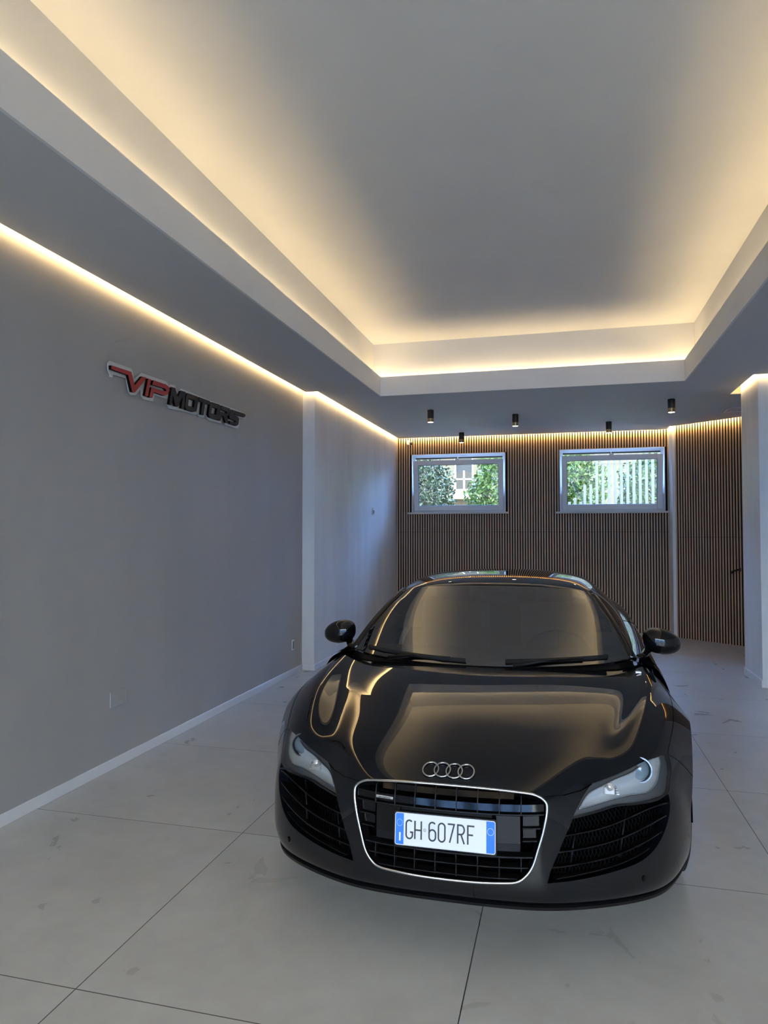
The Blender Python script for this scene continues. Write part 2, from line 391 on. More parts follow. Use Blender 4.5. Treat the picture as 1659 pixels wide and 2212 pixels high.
# windows (bottom hung, tilted into the room)
def window(name, x0, x1, z0, z1):
    root = empty(name, ((x0+x1)/2, YB+.10, z0)); root['kind'] = 'structure'
    wd, ht = (x1-x0), (z1-z0); hw = wd/2; T = .055
    fr = MB(); y0, y1 = -.03, .05
    fr.bbox(-hw, -hw+T, y0, y1, 0, ht); fr.bbox(hw-T, hw, y0, y1, 0, ht); fr.bbox(-hw+T, hw-T, y0, y1, 0, T); fr.bbox(-hw+T, hw-T, y0, y1, ht-T, ht)
    fo = fr.build('frame', M['pvc'], root)
    MB().box(-hw+T, hw-T, y0-.004, y1, ht-T-.016, ht-T).build('seal', M['black_plastic'], fo)
    rv = MB(); g = .01
    rv.box(-hw, -hw+g, -.10, y0, 0, ht); rv.box(hw-g, hw, -.10, y0, 0, ht); rv.box(-hw, hw, -.10, y0, ht-g, ht)
    rv.build('reveal', M['pvc'], root)
    si = MB(); si.bbox(-hw-.055, hw+.045, -.145, y0, -.012, .014, .003); si.build('sill', mat('sill_stone', (.62, .59, .54), .4), root)
    R_ = Matrix.Translation((0, -.035, .045)) @ Matrix.Rotation(R(7.5), 4, 'X')
    S = .078; sh = ht-.145; sw = hw-.035
    sa = MB()
    sa.bbox(-sw, -sw+S, -.03, .03, 0, sh, .006, R_); sa.bbox(sw-S, sw, -.03, .03, 0, sh, .006, R_)
    sa.bbox(-sw+S, sw-S, -.03, .03, 0, S, .006, R_); sa.bbox(-sw+S, sw-S, -.03, .03, sh-S, sh, .006, R_)
    so = sa.build('sash', M['pvc'], root)
    MB().box(-sw+S, sw-S, -.004, .004, S, sh-S, R_).build('pane', M['pane'], so)
    ga = MB()
    for a in ((-sw+S, -sw+S+.006, S, sh-S), (sw-S-.006, sw-S, S, sh-S), (-sw+S, sw-S, S, S+.006), (-sw+S, sw-S, sh-S-.006, sh-S)):
        ga.box(a[0], a[1], -.012, .006, a[2], a[3], R_)
    ga.build('gasket', M['black_plastic'], so)
    ca = MB(); ca.bbox(-.03, .03, -.048, -.028, sh-.03, sh+.02, .004, R_); ca.tube([R_ @ Vector((0, -.03, sh)), (0, -.03, ht-.03)], .006, n=6)
    ca.build('catch', M['white_plastic'], so)
window('window_1', *W1); window('window_2', *W2)

# ceiling downlights
SP = [(-1.605, 8.622, 'leftmost black cylinder ceiling light above the left window'), (-1.50, 10.67, 'black cylinder ceiling light close to the slats over the left window'),
      (-.585, 9.201, 'black cylinder ceiling light between the two windows'), (.643, 10.137, 'black cylinder ceiling light nearest the slats above the right window'),
      (1.242, 8.605, 'rightmost black cylinder ceiling light beside the column')]
def downlight():
    root = empty('ceiling_light'); root['category'] = 'light'; root['group'] = 'cylinder downlights on the rear ceiling'
    MB().lathe([(.0, 0), (.040, 0), (.041, -.004), (.041, -.105), (.040, -.107), (0, -.107)], n=28).build('body', M['black_metal'], root, auto=40)
    MB().lathe([(.040, -.107), (.041, -.108), (.041, -.152), (.039, -.155), (.035, -.155), (.034, -.140)], n=28).build('ring', M['brass'], root, auto=40)
    MB().lathe([(.0, -.1535), (.0345, -.1535), (.0345, -.150), (0, -.150)], n=28).build('lamp', M['spot'], root)
    return root
p0 = downlight()
for i, (x, y, lb) in enumerate(SP):
    if i == 0: r_ = p0
    else:
        r_ = p0.copy(); col.objects.link(r_)
        for ch in p0.children: c = ch.copy(); col.objects.link(c); c.parent = r_
    r_.location = (x, y, H); r_['label'] = lb
# small fittings
sc_ = empty('security_camera', (-2.44, YB-.02, 3.0)); tag(sc_, 'small white security camera in the top left corner above the window', 'camera')
MB().lathe([(0, 0), (.035, 0), (.036, .012), (.02, .02), (0, .02)], axis='y', c=(0, -.0, 0)).build('mount', M['white_plastic'], sc_, auto=40)
MB().lathe([(0, -.045), (.018, -.045), (.024, -.038), (.026, .01), (.02, .03), (0, .032)], axis='y', M=Matrix.Translation((.045, -.045, -.018)) @ Matrix.Rotation(R(25), 4, 'X') @ Matrix.Rotation(R(20), 4, 'Z')).build('body', M['white_plastic'], sc_, auto=40)
MB().lathe([(0, -.05), (.015, -.05), (.016, -.044), (0, -.044)], axis='y', M=Matrix.Translation((.045, -.045, -.018)) @ Matrix.Rotation(R(25), 4, 'X') @ Matrix.Rotation(R(20), 4, 'Z')).build('lens', M['black_plastic'], sc_, auto=40)
th = empty('wall_switch', (XP, 9.66, 1.82)); tag(th, 'small white switch on the white pier wall left of the window', 'switch')
MB().bbox(0, .012, -.04, .04, -.045, .055, .003).build('plate', M['white_plastic'], th)
MB().bbox(.012, .02, -.02, .02, -.03, .02, .002).build('rocker', mat('rocker', (.25, .26, .27), .4), th)
ou = empty('wall_socket', (XL, 6.95, .315)); tag(ou, 'white socket plate low on the grey wall near the corner', 'socket')
MB().bbox(0, .01, -.03, .03, -.055, .055, .003).build('plate', M['white_plastic'], ou)
MB().bbox(.008, .0125, -.018, .018, -.04, .04, .002).build('insert', mat('insert', (.2, .21, .22), .4), ou)
jb = empty('junction_cover', (XL, 3.95, .437)); tag(jb, 'flush grey junction box cover low on the left wall', 'cover')
MB().bbox(0, .005, -.078, .078, -.048, .048, .002).build('plate', M['wall_grey'], jb)
fr = MB()
for a in ((-.082, -.078, -.052, .052), (.078, .082, -.052, .052), (-.082, .082, .048, .052), (-.082, .082, -.052, -.048)): fr.box(0, .007, a[0], a[1], a[2], a[3])
fr.build('rim', mat('rim', (.42, .43, .45), .5), jb)
hb = empty('ceiling_hatch', (2.16, 9.5, H)); tag(hb, 'small white ceiling hatch half hidden behind the column', 'hatch')
b_ = MB()
for a in ((-.16, .16, -.16, -.135), (-.16, .16, .135, .16), (-.16, -.135, -.16, .16), (.135, .16, -.16, .16)): b_.box(a[0], a[1], a[2], a[3], -.012, 0)
b_.build('frame', M['white_plastic'], hb); MB().box(-.135, .135, -.135, .135, -.004, 0).build('panel', M['soffit'], hb)

# ---------------------------------------------------------------- wall sign
sg = empty('wall_sign', (XL, 0, 0)); tag(sg, 'raised red and black VIP MOTORS sign on the grey left wall', 'sign')
SB = [[(3.799,2.596),(4.019,2.598),(4.039,2.588),(4.063,2.533),(4.141,2.596),(4.449,2.601),(4.491,2.577),(4.501,2.549),(4.475,2.488),(4.44,2.475),(4.298,2.473),(4.283,2.426),(4.17,2.421),(4.144,2.437),(4.138,2.486),(4.077,2.43),(4.023,2.42),(3.998,2.442),(3.972,2.522),(3.796,2.515),(3.782,2.54),(3.779,2.577)],
 [(4.485,2.575),(4.5,2.593),(4.565,2.599),(4.58,2.57),(4.603,2.545),(4.654,2.593),(5.093,2.586),(5.447,2.590),(5.477,2.592),(5.74,2.590),(5.758,2.580),(5.754,2.537),(5.631,2.531),(5.621,2.459),(5.591,2.426),(5.362,2.424),(5.337,2.466),(5.295,2.463),(5.286,2.426),(5.078,2.42),(5.043,2.434),(5.033,2.51),(5.016,2.524),(5.0,2.429),(4.925,2.421),(4.906,2.446),(4.87,2.43),(4.71,2.426),(4.49,2.414),(4.464,2.438),(4.478,2.497)]]
sf = lambda a, b, d: (d, a, b)
mb = MB()
for P in SB: mb.prism(P, sf, .012, .018)
for y in (3.83, 4.2, 4.6, 5.1, 5.6): mb.box(0, .012, y-.01, y+.01, 2.5, 2.52)
mb.build('backing', mat('sign_white', (.66, .66, .64), .3), sg)
RED = mat('sign_red', (.42, .045, .045), .5, spec=.3); BLK = mat('sign_black', (.014, .015, .018), .5, spec=.3); EDGE = mat('sign_edge', (.006, .005, .005), .6, spec=.2)
LT = {'V': ([(3.776,2.560),(3.986,2.566),(4.025,2.484),(4.109,2.563),(4.163,2.564),(4.028,2.438),(3.998,2.436),(3.953,2.537),(3.778,2.535)], []),
 'I': ([(4.178,2.564),(4.217,2.565),(4.199,2.521),(4.18,2.44),(4.143,2.44)], []),
 'P': ([(4.242,2.566),(4.402,2.569),(4.437,2.561),(4.446,2.536),(4.426,2.503),(4.38,2.485),(4.249,2.483),(4.233,2.442),(4.193,2.437),(4.218,2.512),(4.374,2.516),(4.400,2.520),(4.406,2.530),(4.379,2.537),(4.229,2.532)], []),
 'M': ([(4.478,2.566),(4.523,2.569),(4.561,2.506),(4.604,2.566),(4.672,2.568),(4.664,2.546),(4.647,2.438),(4.608,2.436),(4.629,2.523),(4.562,2.439),(4.525,2.438),(4.494,2.508),(4.479,2.437),(4.444,2.436),(4.467,2.526)], []),
 'O': ([(4.697,2.566),(4.845,2.568),(4.861,2.550),(4.832,2.449),(4.785,2.437),(4.680,2.437),(4.660,2.456),(4.678,2.546)], [[(4.714,2.529),(4.805,2.530),(4.790,2.473),(4.704,2.472)]]),
 'T': ([(4.869,2.568),(5.042,2.569),(5.036,2.539),(4.965,2.537),(4.942,2.439),(4.902,2.438),(4.923,2.537),(4.863,2.538)], []),
 'O2': ([(5.075,2.567),(5.208,2.570),(5.229,2.552),(5.193,2.449),(5.172,2.438),(5.040,2.438),(5.016,2.455),(5.040,2.545)], [[(5.082,2.529),(5.163,2.530),(5.145,2.475),(5.065,2.475)]]),
 'R': ([(5.240,2.569),(5.388,2.570),(5.408,2.553),(5.383,2.510),(5.342,2.499),(5.363,2.440),(5.315,2.437),(5.278,2.486),(5.239,2.484),(5.226,2.440),(5.186,2.438),(5.206,2.514),(5.325,2.517),(5.337,2.532),(5.229,2.535)], []),
 'S': ([(5.424,2.567),(5.680,2.573),(5.696,2.56),(5.672,2.541),(5.462,2.536),(5.450,2.528),(5.532,2.527),(5.565,2.51),(5.550,2.456),(5.515,2.440),(5.388,2.440),(5.388,2.464),(5.494,2.468),(5.504,2.480),(5.395,2.482),(5.377,2.498),(5.392,2.548)], [])}
for k, (P, hs) in LT.items():
    lo = MB().prism(P, sf, .026, .046, hs).build('letter', [RED if k in 'VIP' else BLK, EDGE], sg)
    for f_ in lo.data.polygons: f_.material_index = 0 if abs(f_.normal.x) > .5 else 1
    lo['label'] = ('red' if k in 'VIP' else 'black')+' letter '+k[0]

# ================================================================ OUTSIDE
ox = mat('ground_mat', (.16, .17, .10), .9); noise_mix(ox, (.10, .16, .05), (.28, .25, .18), nscale=1.3)
struct(MB().box(-40, 40, YB+1.2, 70, -.2, 1.45), 'ground_garden', ox)
pv = mat('paving', (.34, .33, .32), .85); noise_mix(pv, (.13, .13, .13), (.17, .17, .165), nscale=2)
struct(MB().box(-40, 40, -70, YF-.2, -.2, -.0), 'ground_street', pv)
def leaf_mat(name, a, b):
    m = mat(name, a, .5); noise_mix(m, a, b, nscale=7, lo=.35, hi=.65); return m
def crown(name, c, r, n, m, parent, size=.06, seed=1, shell=.45):
    g = np.random.RandomState(seed); V = []; F = []
    d = g.normal(size=(n, 3)); d /= np.linalg.norm(d, axis=1)[:, None]
    lump = 1+.16*np.sin(d[:, 0]*7+seed)*np.cos(d[:, 2]*6+seed*2)+.10*np.sin(d[:, 1]*13)
    rad = (1-shell*g.rand(n)**1.6)*lump
    P = np.array(c)+d*rad[:, None]*np.array(r)
    for p in P:
        a = g.normal(size=3); a /= np.linalg.norm(a); b = np.cross(a, g.normal(size=3)); b /= np.linalg.norm(b)
        s = size*(.6+.8*g.rand()); k = len(V)
        V += [p-a*s, p+b*s*.45, p+a*s, p-b*s*.45]; F.append((k, k+1, k+2, k+3))
    return mk(name, V, F, m, parent)
def tree(loc, crowns, m, label, tr_h, group=None, size=.06, seed=1, cat='tree'):
    root = empty('tree', loc); tag(root, label, cat, group)
    bark = M.get('bark') or mat('bark', (.09, .06, .04), .9); M['bark'] = bark
    t = MB(); t.tube([(0, 0, -.1), (.03, .02, tr_h*.5), (-.02, 0, tr_h)], [.11, .085, .05], n=8)
    for k in range(5):
        a = k*1.3; t.tube([(0, 0, tr_h*(.55+.08*k)), (.45*math.cos(a), .45*math.sin(a), tr_h*(.75+.08*k))], [.04, .015], n=6)
    t.build('trunk', bark, root)
    V = []
    for i, (c, r, n) in enumerate(crowns): crown('foliage', c, r, n, m, root, size, seed+i)
    return root
LM1 = leaf_mat('leaf_blue', (.014, .030, .018), (.04, .065, .035)); LM2 = leaf_mat('leaf_green', (.02, .06, .010), (.07, .14, .02)); LM3 = leaf_mat('leaf_mid', (.016, .052, .016), (.055, .115, .04))
tree((-3.0, 15.2, 1.45), [((-.15, 0, .85), (.85, .7, 1.25), 8000)], LM1, 'dense bluish green tree outside the left window, on its left side', .9, seed=3, size=.05)
tree((-1.33, 15.6, 1.45), [((.05, 0, .85), (.72, .6, 1.25), 7000)], LM2, 'bright green ivy covered tree outside the left window, on its right side', .9, seed=11, size=.05)
tree((.18, 16.4, 1.45), [((.0, .2, .85), (.8, .6, 1.3), 8000)], LM2, 'sunlit green tree behind the white fence, seen at left in the right window', .9, seed=21, size=.055)
tree((2.25, 17.6, 1.45), [((.1, 0, .9), (1.1, .7, 1.35), 9000)], LM3, 'darker green tree behind the white fence, seen at right in the right window', .9, seed=31, size=.055)
# white slat fence outside the right window
fe = empty('slat_fence', (0, 14.6, 1.45)); tag(fe, 'white upright slat fence outside the right window', 'fence')
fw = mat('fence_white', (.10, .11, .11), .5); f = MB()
for i in range(22):
    x = .42+i*.118; z1 = 1.9 if x > .55 else 1.05; f.bbox(x, x+.055, -.015, .015, 0, z1, .004)
for i in range(3): f.bbox(.12+i*.11, .175+i*.11, -.015, .015, 0, .78-.08*abs(i-1), .004)
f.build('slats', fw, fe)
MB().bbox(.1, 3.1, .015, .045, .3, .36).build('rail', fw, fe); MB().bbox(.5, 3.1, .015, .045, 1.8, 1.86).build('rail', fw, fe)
# pale villa far behind the trees
vi = empty('villa', (-3.85, 25, 1.45)); tag(vi, 'pale cream house with a grey shuttered window seen through the left window', 'house')
cm = mat('render_cream', (.105, .097, .084), .8)
wx0, wx1, wz0, wz1 = .0, 1.0, 1.35, 4.2; wx0, wx1 = .05, .75
wl = wall_with_holes(-6, 9, 0, 4.2, [(wx0, wx1, 1.62, 3.6)], 0, .3); wl.build('wall', cm, vi)
MB().box(-6, 9, .3, .35, 0, 4.2).build('inner_wall', M['black_plastic'], vi)
wi = MB(); wi.bbox(wx0, wx0+.06, .12, .18, 1.62, 3.6); wi.bbox(wx1-.06, wx1, .12, .18, 1.62, 3.6); wi.bbox(wx0, wx1, .12, .18, 1.62, 1.68); wi.bbox(wx0, wx1, .12, .18, 3.54, 3.6)
wi.bbox((wx0+wx1)/2-.03, (wx0+wx1)/2+.03, .12, .18, 1.68, 2.35); wi.bbox(wx0, wx1, .12, .18, 2.02, 2.07)
wo = wi.build('window', M['base_white'], vi)
MB().box(wx0+.06, wx1-.06, .145, .15, 1.68, 2.3).build('pane', glass_mat('far_pane', (.2, .25, .3)), wo)
sh = MB()
for k in range(26): sh.box(wx0+.06, wx1-.06, .13, .16, 2.3+k*.048, 2.34+k*.048)
sh.build('shutter', mat('shutter_blue', (.04, .05, .07), .6), wo)
bl = MB(); bl.bbox(wx0-.5, wx1+.4, -.5, 0, 1.30, 1.42, .01); bl.bbox(wx0-.5, wx1+.4, -.5, -.44, 1.42, 1.50); bl.build('ledge', M['base_white'], vi)
MB().bbox(-.7, 1.5, -.7, -.02, .0, .82, .01).build('porch', mat('terracotta', (.26, .12, .04), .8), vi)
MB().prism([(-6.4, 4.2), (1.5, 5.0), (9.4, 4.2)], lambda a, b, d: (a, d, b), -.4, 8).build('roof', mat('roof_tile', (.32, .13, .08), .8), vi)
# buildings across the street, behind the viewer, seen only in reflections
hs = empty('street_building', (1.5, -26, 0)); tag(hs, 'pale building across the street in front of the showroom', 'building')
wall_with_holes(-16, 16, 0, 5, [(-9, -7, 1, 3), (-4, -2, 1, 3), (1, 3, 1, 3), (6, 8, 1, 3)], -.4, 0).build('wall', mat('street_wall', (.55, .54, .5), .8), hs)
MB().box(-16, 16, -.9, -.5, 0, 5).build('inner_wall', M['black_plastic'], hs)

# ================================================================ THE CAR  (u across, v back from the nose, w up)
CARX, CARY, RO = -.396, 2.428, .0061
car = empty('sports_car', (CARX, CARY, 0)); car.rotation_euler = (0, -RO, 0)
tag(car, 'glossy black low two-seat sports car parked on the grey tile floor', 'car')
M['paint'] = mat('paint', (.003, .0038, .006), .5, .0, 1.0, 0.0, coat_rough=.012)
M['paint'].node_tree.nodes['Principled BSDF'].inputs['Coat IOR'].default_value = 1.5
M['gloss_black'] = mat('gloss_black', (.004, .004, .005), .10, 0, 0, .35)
M['satin_black'] = mat('satin_black', (.006, .006, .007), .42, spec=.25)
M['chrome_dark'] = mat('chrome_dark', (.30, .32, .34), .2, 1.0)
M['void'] = mat('void', (.0015, .0015, .0015), .95, spec=.0)
M['chrome'] = mat('chrome', (.62, .63, .64), .16, 1.0)
M['alu'] = mat('alu', (.80, .82, .84), .24, 1.0)
M['rubber'] = mat('rubber', (.012, .012, .012), .8)
M['rim'] = mat('rim', (.35, .36, .37), .3, 1.0)
M['screen'] = glass_mat('screen', (.26, .30, .28), 1.0, 0, 2.8)
M['side_glass'] = glass_mat('side_glass', (.18, .20, .20), 1.0, 0, 1.6)
M['lens'] = glass_mat('lens', (.93, .95, .96), 1.0, 0, 1.38)
M['leather'] = mat('leather', (.02, .02, .021), .55)
M['dash'] = mat('dash', (.014, .014, .015), .6)
M['lamp_silver'] = mat('lamp_silver', (.72, .75, .78), .38, .35)
M['lamp_grey'] = mat('lamp_grey', (.16, .165, .175), .35, .4)
G=[
[(0,1.06,.832),(.2,1.065,.832),(.4,1.10,.832),(.58,1.19,.826),(.70,1.28,.815),(.755,1.30,.845),(.80,1.31,.838),(.885,1.32,.75),(.94,1.325,.60),(.945,1.33,.40)],
[(0,.90,.817),(.2,.90,.816),(.4,.92,.81),(.58,.97,.79),(.675,1.0,.785),(.735,1.02,.815),(.79,1.03,.82),(.87,1.05,.765),(.925,1.09,.71),(.95,1.12,.654)],
[(0,.70,.79),(.19,.70,.788),(.38,.71,.775),(.55,.75,.75),(.63,.77,.745),(.69,.79,.785),(.745,.80,.795),(.83,.84,.765),(.90,.87,.715),(.935,.89,.675)],
[(0,.48,.755),(.18,.48,.753),(.36,.49,.738),(.50,.52,.712),(.585,.55,.705),(.645,.58,.745),(.70,.60,.762),(.785,.65,.735),(.86,.70,.68),(.915,.735,.595)],
[(0,.27,.718),(.17,.27,.715),(.33,.28,.70),(.45,.32,.675),(.53,.365,.672),(.59,.41,.697),(.65,.45,.71),(.745,.505,.70),(.845,.555,.65),(.905,.66,.50)],
[(0,.10,.675),(.16,.10,.672),(.31,.115,.655),(.41,.17,.635),(.49,.23,.632),(.56,.29,.648),(.625,.34,.66),(.725,.395,.662),(.818,.47,.622),(.895,.635,.42)],
[(0,.02,.625),(.16,.02,.62),(.31,.04,.608),(.375,.09,.605),(.44,.15,.605),(.51,.22,.608),(.60,.295,.622),(.715,.36,.62),(.813,.44,.565),(.89,.625,.395)],
[(0,-.003,.58),(.16,-.0,.575),(.32,.02,.56),(.39,.065,.555),(.455,.115,.555),(.54,.18,.555),(.64,.24,.56),(.745,.338,.555),(.825,.435,.495),(.887,.615,.37)],
[(0,-.02,.50),(.15,-.018,.497),(.30,.005,.49),(.385,.045,.485),(.46,.09,.48),(.55,.15,.475),(.66,.215,.47),(.76,.32,.465),(.835,.43,.435),(.885,.605,.335)],
[(0,-.033,.41),(.15,-.03,.405),(.29,-.01,.40),(.38,.03,.39),(.46,.075,.385),(.56,.135,.38),(.67,.215,.37),(.765,.32,.365),(.835,.435,.35),(.885,.60,.29)],
[(0,-.035,.31),(.15,-.032,.307),(.28,-.015,.305),(.37,.02,.30),(.46,.06,.30),(.56,.115,.295),(.67,.20,.29),(.76,.30,.285),(.83,.42,.28),(.88,.60,.24)],
[(0,-.033,.272),(.15,-.03,.271),(.28,-.016,.268),(.37,.014,.265),(.46,.052,.262),(.56,.107,.256),(.67,.192,.25),(.755,.292,.24),(.82,.412,.23),(.872,.60,.207)],
[(0,.0,.243),(.15,.002,.242),(.28,.016,.24),(.37,.043,.237),(.46,.083,.232),(.56,.143,.225),(.66,.222,.215),(.74,.318,.20),(.80,.43,.19),(.86,.60,.18)],
]
WC=lambda v:float(np.interp(v,[.02,.10,.27,.48,.70,.90,1.06,1.3],[.625,.675,.718,.755,.79,.817,.832,.85]))
for _i,_c in enumerate((.03,.06,.10,.135,.16,.175)):
    r=G[_i]
    if isinstance(r,list):
        for _k in (1,2,3,4):
            u,v,w=r[_k]; r[_k]=(u,v,(WC(v) if _i else .833)-_c*u*u-(.009 if _k==4 else 0))
        u,v,w=r[5]; r[5]=(u,v,.46*r[4][2]+.54*r[6][2]+.001)
def full(G):
    A=np.array(G,float);M=A[:,:0:-1].copy();M[:,:,0]*=-1
    return np.concatenate([M,A],1)
def bs(t,n):
    # uniform cubic b-spline basis matrix for params t in [0,n-1], n+2 coefs ; value and derivative
    t=np.atleast_1d(np.asarray(t,float));i=np.clip(np.floor(t).astype(int),0,n-2);x=t-i
    B=np.zeros((len(t),n+2));D=np.zeros_like(B);r=np.arange(len(t))
    w=[(1-x)**3/6,(3*x**3-6*x**2+4)/6,(-3*x**3+3*x**2+3*x+1)/6,x**3/6]
    d=[-(1-x)**2/2,(3*x**2-4*x)/2,(-3*x**2+2*x+1)/2,x**2/2]
    for k in range(4): B[r,i+k]=w[k];D[r,i+k]=d[k]
    return B,D
class Surf:
    def __init__(s,A,lam=.12):
        s.nr,s.nc=A.shape[:2]
        def fitm(n):
            B,_=bs(np.arange(n),n);D2=np.diff(np.eye(n+2),2,axis=0)
            return np.linalg.solve(B.T@B+lam*D2.T@D2,B.T)
        Fr,Fc=fitm(s.nr),fitm(s.nc)
        s.c=np.einsum('ai,bj,ijk->abk',Fr,Fc,A)
    def ev(s,q,p):  # q row param, p column param, arrays
        Bq,Dq=bs(q,s.nr);Bp,Dp=bs(p,s.nc)
        f=lambda X,Y:np.einsum('na,nb,abk->nk',X,Y,s.c,optimize=True)
        return f(Bq,Bp),f(Dq,Bp),f(Bq,Dp)
    def nrm(s,q,p):
        S,a,b=s.ev(q,p);n=np.cross(a,b);return S,n/np.linalg.norm(n,axis=1)[:,None]
    def grid(s,k=4):
        q=np.linspace(0,s.nr-1,(s.nr-1)*k+1);p=np.linspace(0,s.nc-1,(s.nc-1)*k+1)
        Q,P=np.meshgrid(q,p,indexing='ij');return Q.ravel(),P.ravel()
    def inv(s,tx,ty,ax=(0,2),reg=None):
        # find (q,p) where S[ax]= (tx,ty)
        if not hasattr(s,'_g'):
            Q,P=s.grid(5);s._g=(Q,P,s.ev(Q,P)[0])
        Q,P,S=s._g;m=np.ones(len(Q),bool)
        if reg: m=(Q>=reg[0])&(Q<=reg[1])
        e=np.hypot(S[m][:,ax[0]]-tx,S[m][:,ax[1]]-ty);i=np.argmin(e);q,p=Q[m][i],P[m][i]
        for _ in range(25):
            X,a,b=s.ev([q],[p]);J=np.array([[a[0][ax[0]],b[0][ax[0]]],[a[0][ax[1]],b[0][ax[1]]]])
            d=np.array([tx-X[0][ax[0]],ty-X[0][ax[1]]])
            try: st=np.linalg.solve(J,d)
            except Exception: break
            st=np.clip(st,-.3,.3);q=min(max(q+st[0],0),s.nr-1);p=min(max(p+st[1],0),s.nc-1)
            if abs(d).max()<1e-7:break
        return q,p
SF = Surf(full(G)); CC = 9
def flipn(n, S):   # outward normals
    ref = S-np.array([0, 1.6, .25]); ref[:, 0] *= 1.0
    s = np.sign((n*ref).sum(1)); s[s == 0] = 1
    return n*s[:, None]
NS = None
def sev(Q, P, off=0.0):
    S, n = SF.nrm(np.clip(np.asarray(Q, float), 0, SF.nr-1), np.clip(np.asarray(P, float), 0, SF.nc-1))
    n = n*NSIGN
    return S-n*off, n
_S, _n = SF.nrm([5.0], [9.0]); NSIGN = 1.0 if _n[0][2] > 0 else -1.0
def hp(poly, side): return [(q, CC+side*p) for q, p in poly]
def catmull(P, k=6, closed=False):
    P = [np.array(p, float) for p in P]; n = len(P); out = []
    for i in range(n if closed else n-1):
        a = P[(i-1) % n] if (closed or i > 0) else 2*P[0]-P[1]; b = P[i]; c = P[(i+1) % n]
        d = P[(i+2) % n] if (closed or i < n-2) else 2*P[-1]-P[-2]
        for j in range(k):
            t = j/k; out.append(.5*((2*b)+(-a+c)*t+(2*a-5*b+4*c-d)*t*t+(-a+3*b-3*c+d)*t**3))
    if not closed: out.append(P[-1])
    return out
def dens(P, k=5, closed=True):
    out = []; n = len(P)
    for i in range(n if closed else n-1):
        a, b = np.array(P[i], float), np.array(P[(i+1) % n], float)
        m = max(1, int(np.ceil(np.abs(b-a).max()*k)))
        for j in range(m): out.append(a+(b-a)*j/m)
    if not closed: out.append(np.array(P[-1], float))
    return out
LAMP = [(7.44,3.57),(6.79,4.04),(6.14,4.6),(6.03,5.6),(5.81,6.32),(5.35,6.98),(4.66,7.68),(5.2,7.83),(5.88,7.8),(6.98,7.45),(7.32,6.8),(7.36,6.05),(7.29,5.35),(7.37,4.6)]
INTK = [(7.52,3.56),(7.45,4.6),(7.37,5.35),(7.44,6.05),(7.41,6.82),(7.08,7.42),(7.6,7.36),(8.3,7.05),(8.95,6.55),(9.35,5.95),(9.55,5.2),(9.75,4.0),(9.87,2.64),(9.3,2.74),(8.7,2.97),(8.17,3.2)]
CHR = [(6.2,0),(6.19,.6),(6.18,1.05),(6.195,1.5),(6.27,2.0),(6.55,2.33),(6.95,2.44),(7.9,2.36),(8.65,2.23),(9.2,2.12),(9.6,1.93),(9.86,1.68),(9.96,1.2),(10.03,.6),(10.05,0)]
HOODSIDE = [(0,6.45),(.37,6.95),(1.17,7.25),(1.9,7.5),(2.9,7.72),(4.0,7.68),(4.45,7.66),(4.66,7.68)]
chr_half = catmull(CHR, 5)
chr_full = [tuple(x) for x in hp(chr_half, 1)]+[tuple(x) for x in hp(chr_half[1:-1], -1)][::-1]
lampc = dens(LAMP, 5); 
def smooth_poly(P, keep=(), k=4):
    # closed Catmull-Rom with sharp corners kept at the given indices
    n = len(P); ks = sorted(keep); out = []
    if not ks: return catmull(P, k, True)
    for a, b in zip(ks, ks[1:]+[ks[0]+n]):
        seg = [P[i % n] for i in range(a, b+1)]
        c = catmull(seg, k) if len(seg) > 2 else [np.array(seg[0], float)+(np.array(seg[1])-np.array(seg[0]))*j/6 for j in range(7)]
        out += list(c[:-1])
    return out
lamp_s = smooth_poly(LAMP, (0, 2, 6))
intk_s = smooth_poly(INTK, (0, 5, 12))
up = [p for p in lamp_s]
i2 = 2*4  # sample index of LAMP[2]
def idx_near(P, t): return int(np.argmin([np.hypot(p[0]-t[0], p[1]-t[1]) for p in P]))
ia, ib = idx_near(lamp_s, LAMP[2]), idx_near(lamp_s, LAMP[6])
lamp_up = lamp_s[ia:ib+1]                     # inner top -> outer top
hood_half = catmull(HOODSIDE, 5)[:-1]+lamp_up[::-1]+[np.array((6.32, 4.1)), np.array((6.36, 3.2)), np.array((6.36, 2.30))]
jc = idx_near(chr_half, (6.36, 2.15)); hood_half += chr_half[:jc+1][::-1]
hood_full = hp(hood_half, 1)+hp(hood_half[:-1], -1)[::-1]
SEAM = dens([(4.68, 7.72), (4.35, 8.4), (4.1, 9.0)], 5, False)
def pip(x, y, P):
    c = np.zeros(len(x), bool); n = len(P)
    for i in range(n):
        x1, y1 = P[i]; x2, y2 = P[(i+1) % n]
        if y1 == y2: continue
        m = ((y1 > y) != (y2 > y)); c ^= m & (x < (x2-x1)*(y-y1)/(y2-y1)+x1)
    return c
KD = 8
qs = np.linspace(0, SF.nr-1, (SF.nr-1)*KD+1); ps = np.linspace(0, SF.nc-1, (SF.nc-1)*KD+1)
pts = [(q, p) for q in qs for p in ps]
edges = []
def add_loop(P, closed=True):
    n0 = len(pts)
    for p in P: pts.append((float(p[0]), float(p[1])))
    m = len(P)
    for i in range(m if closed else m-1): edges.append((n0+i, n0+(i+1) % m))
for s in (1, -1):
    for P in (lamp_s, intk_s): add_loop(hp(P, s))
    add_loop(hp(SEAM, s), False)
add_loop(chr_full); add_loop([(max(q, 0), p) for q, p in hood_full])
res = geometry.delaunay_2d_cdt([Vector(p) for p in pts], edges, [], 0, 1e-5)
V2 = np.array([(v.x, v.y) for v in res[0]]); F2 = np.array([f for f in res[2] if len(f) == 3])
ce = V2[F2].mean(1); q_, p_ = ce[:, 0], ce[:, 1]
S3, N3 = sev(V2[:, 0], V2[:, 1])
a = pip(q_, p_, chr_full)
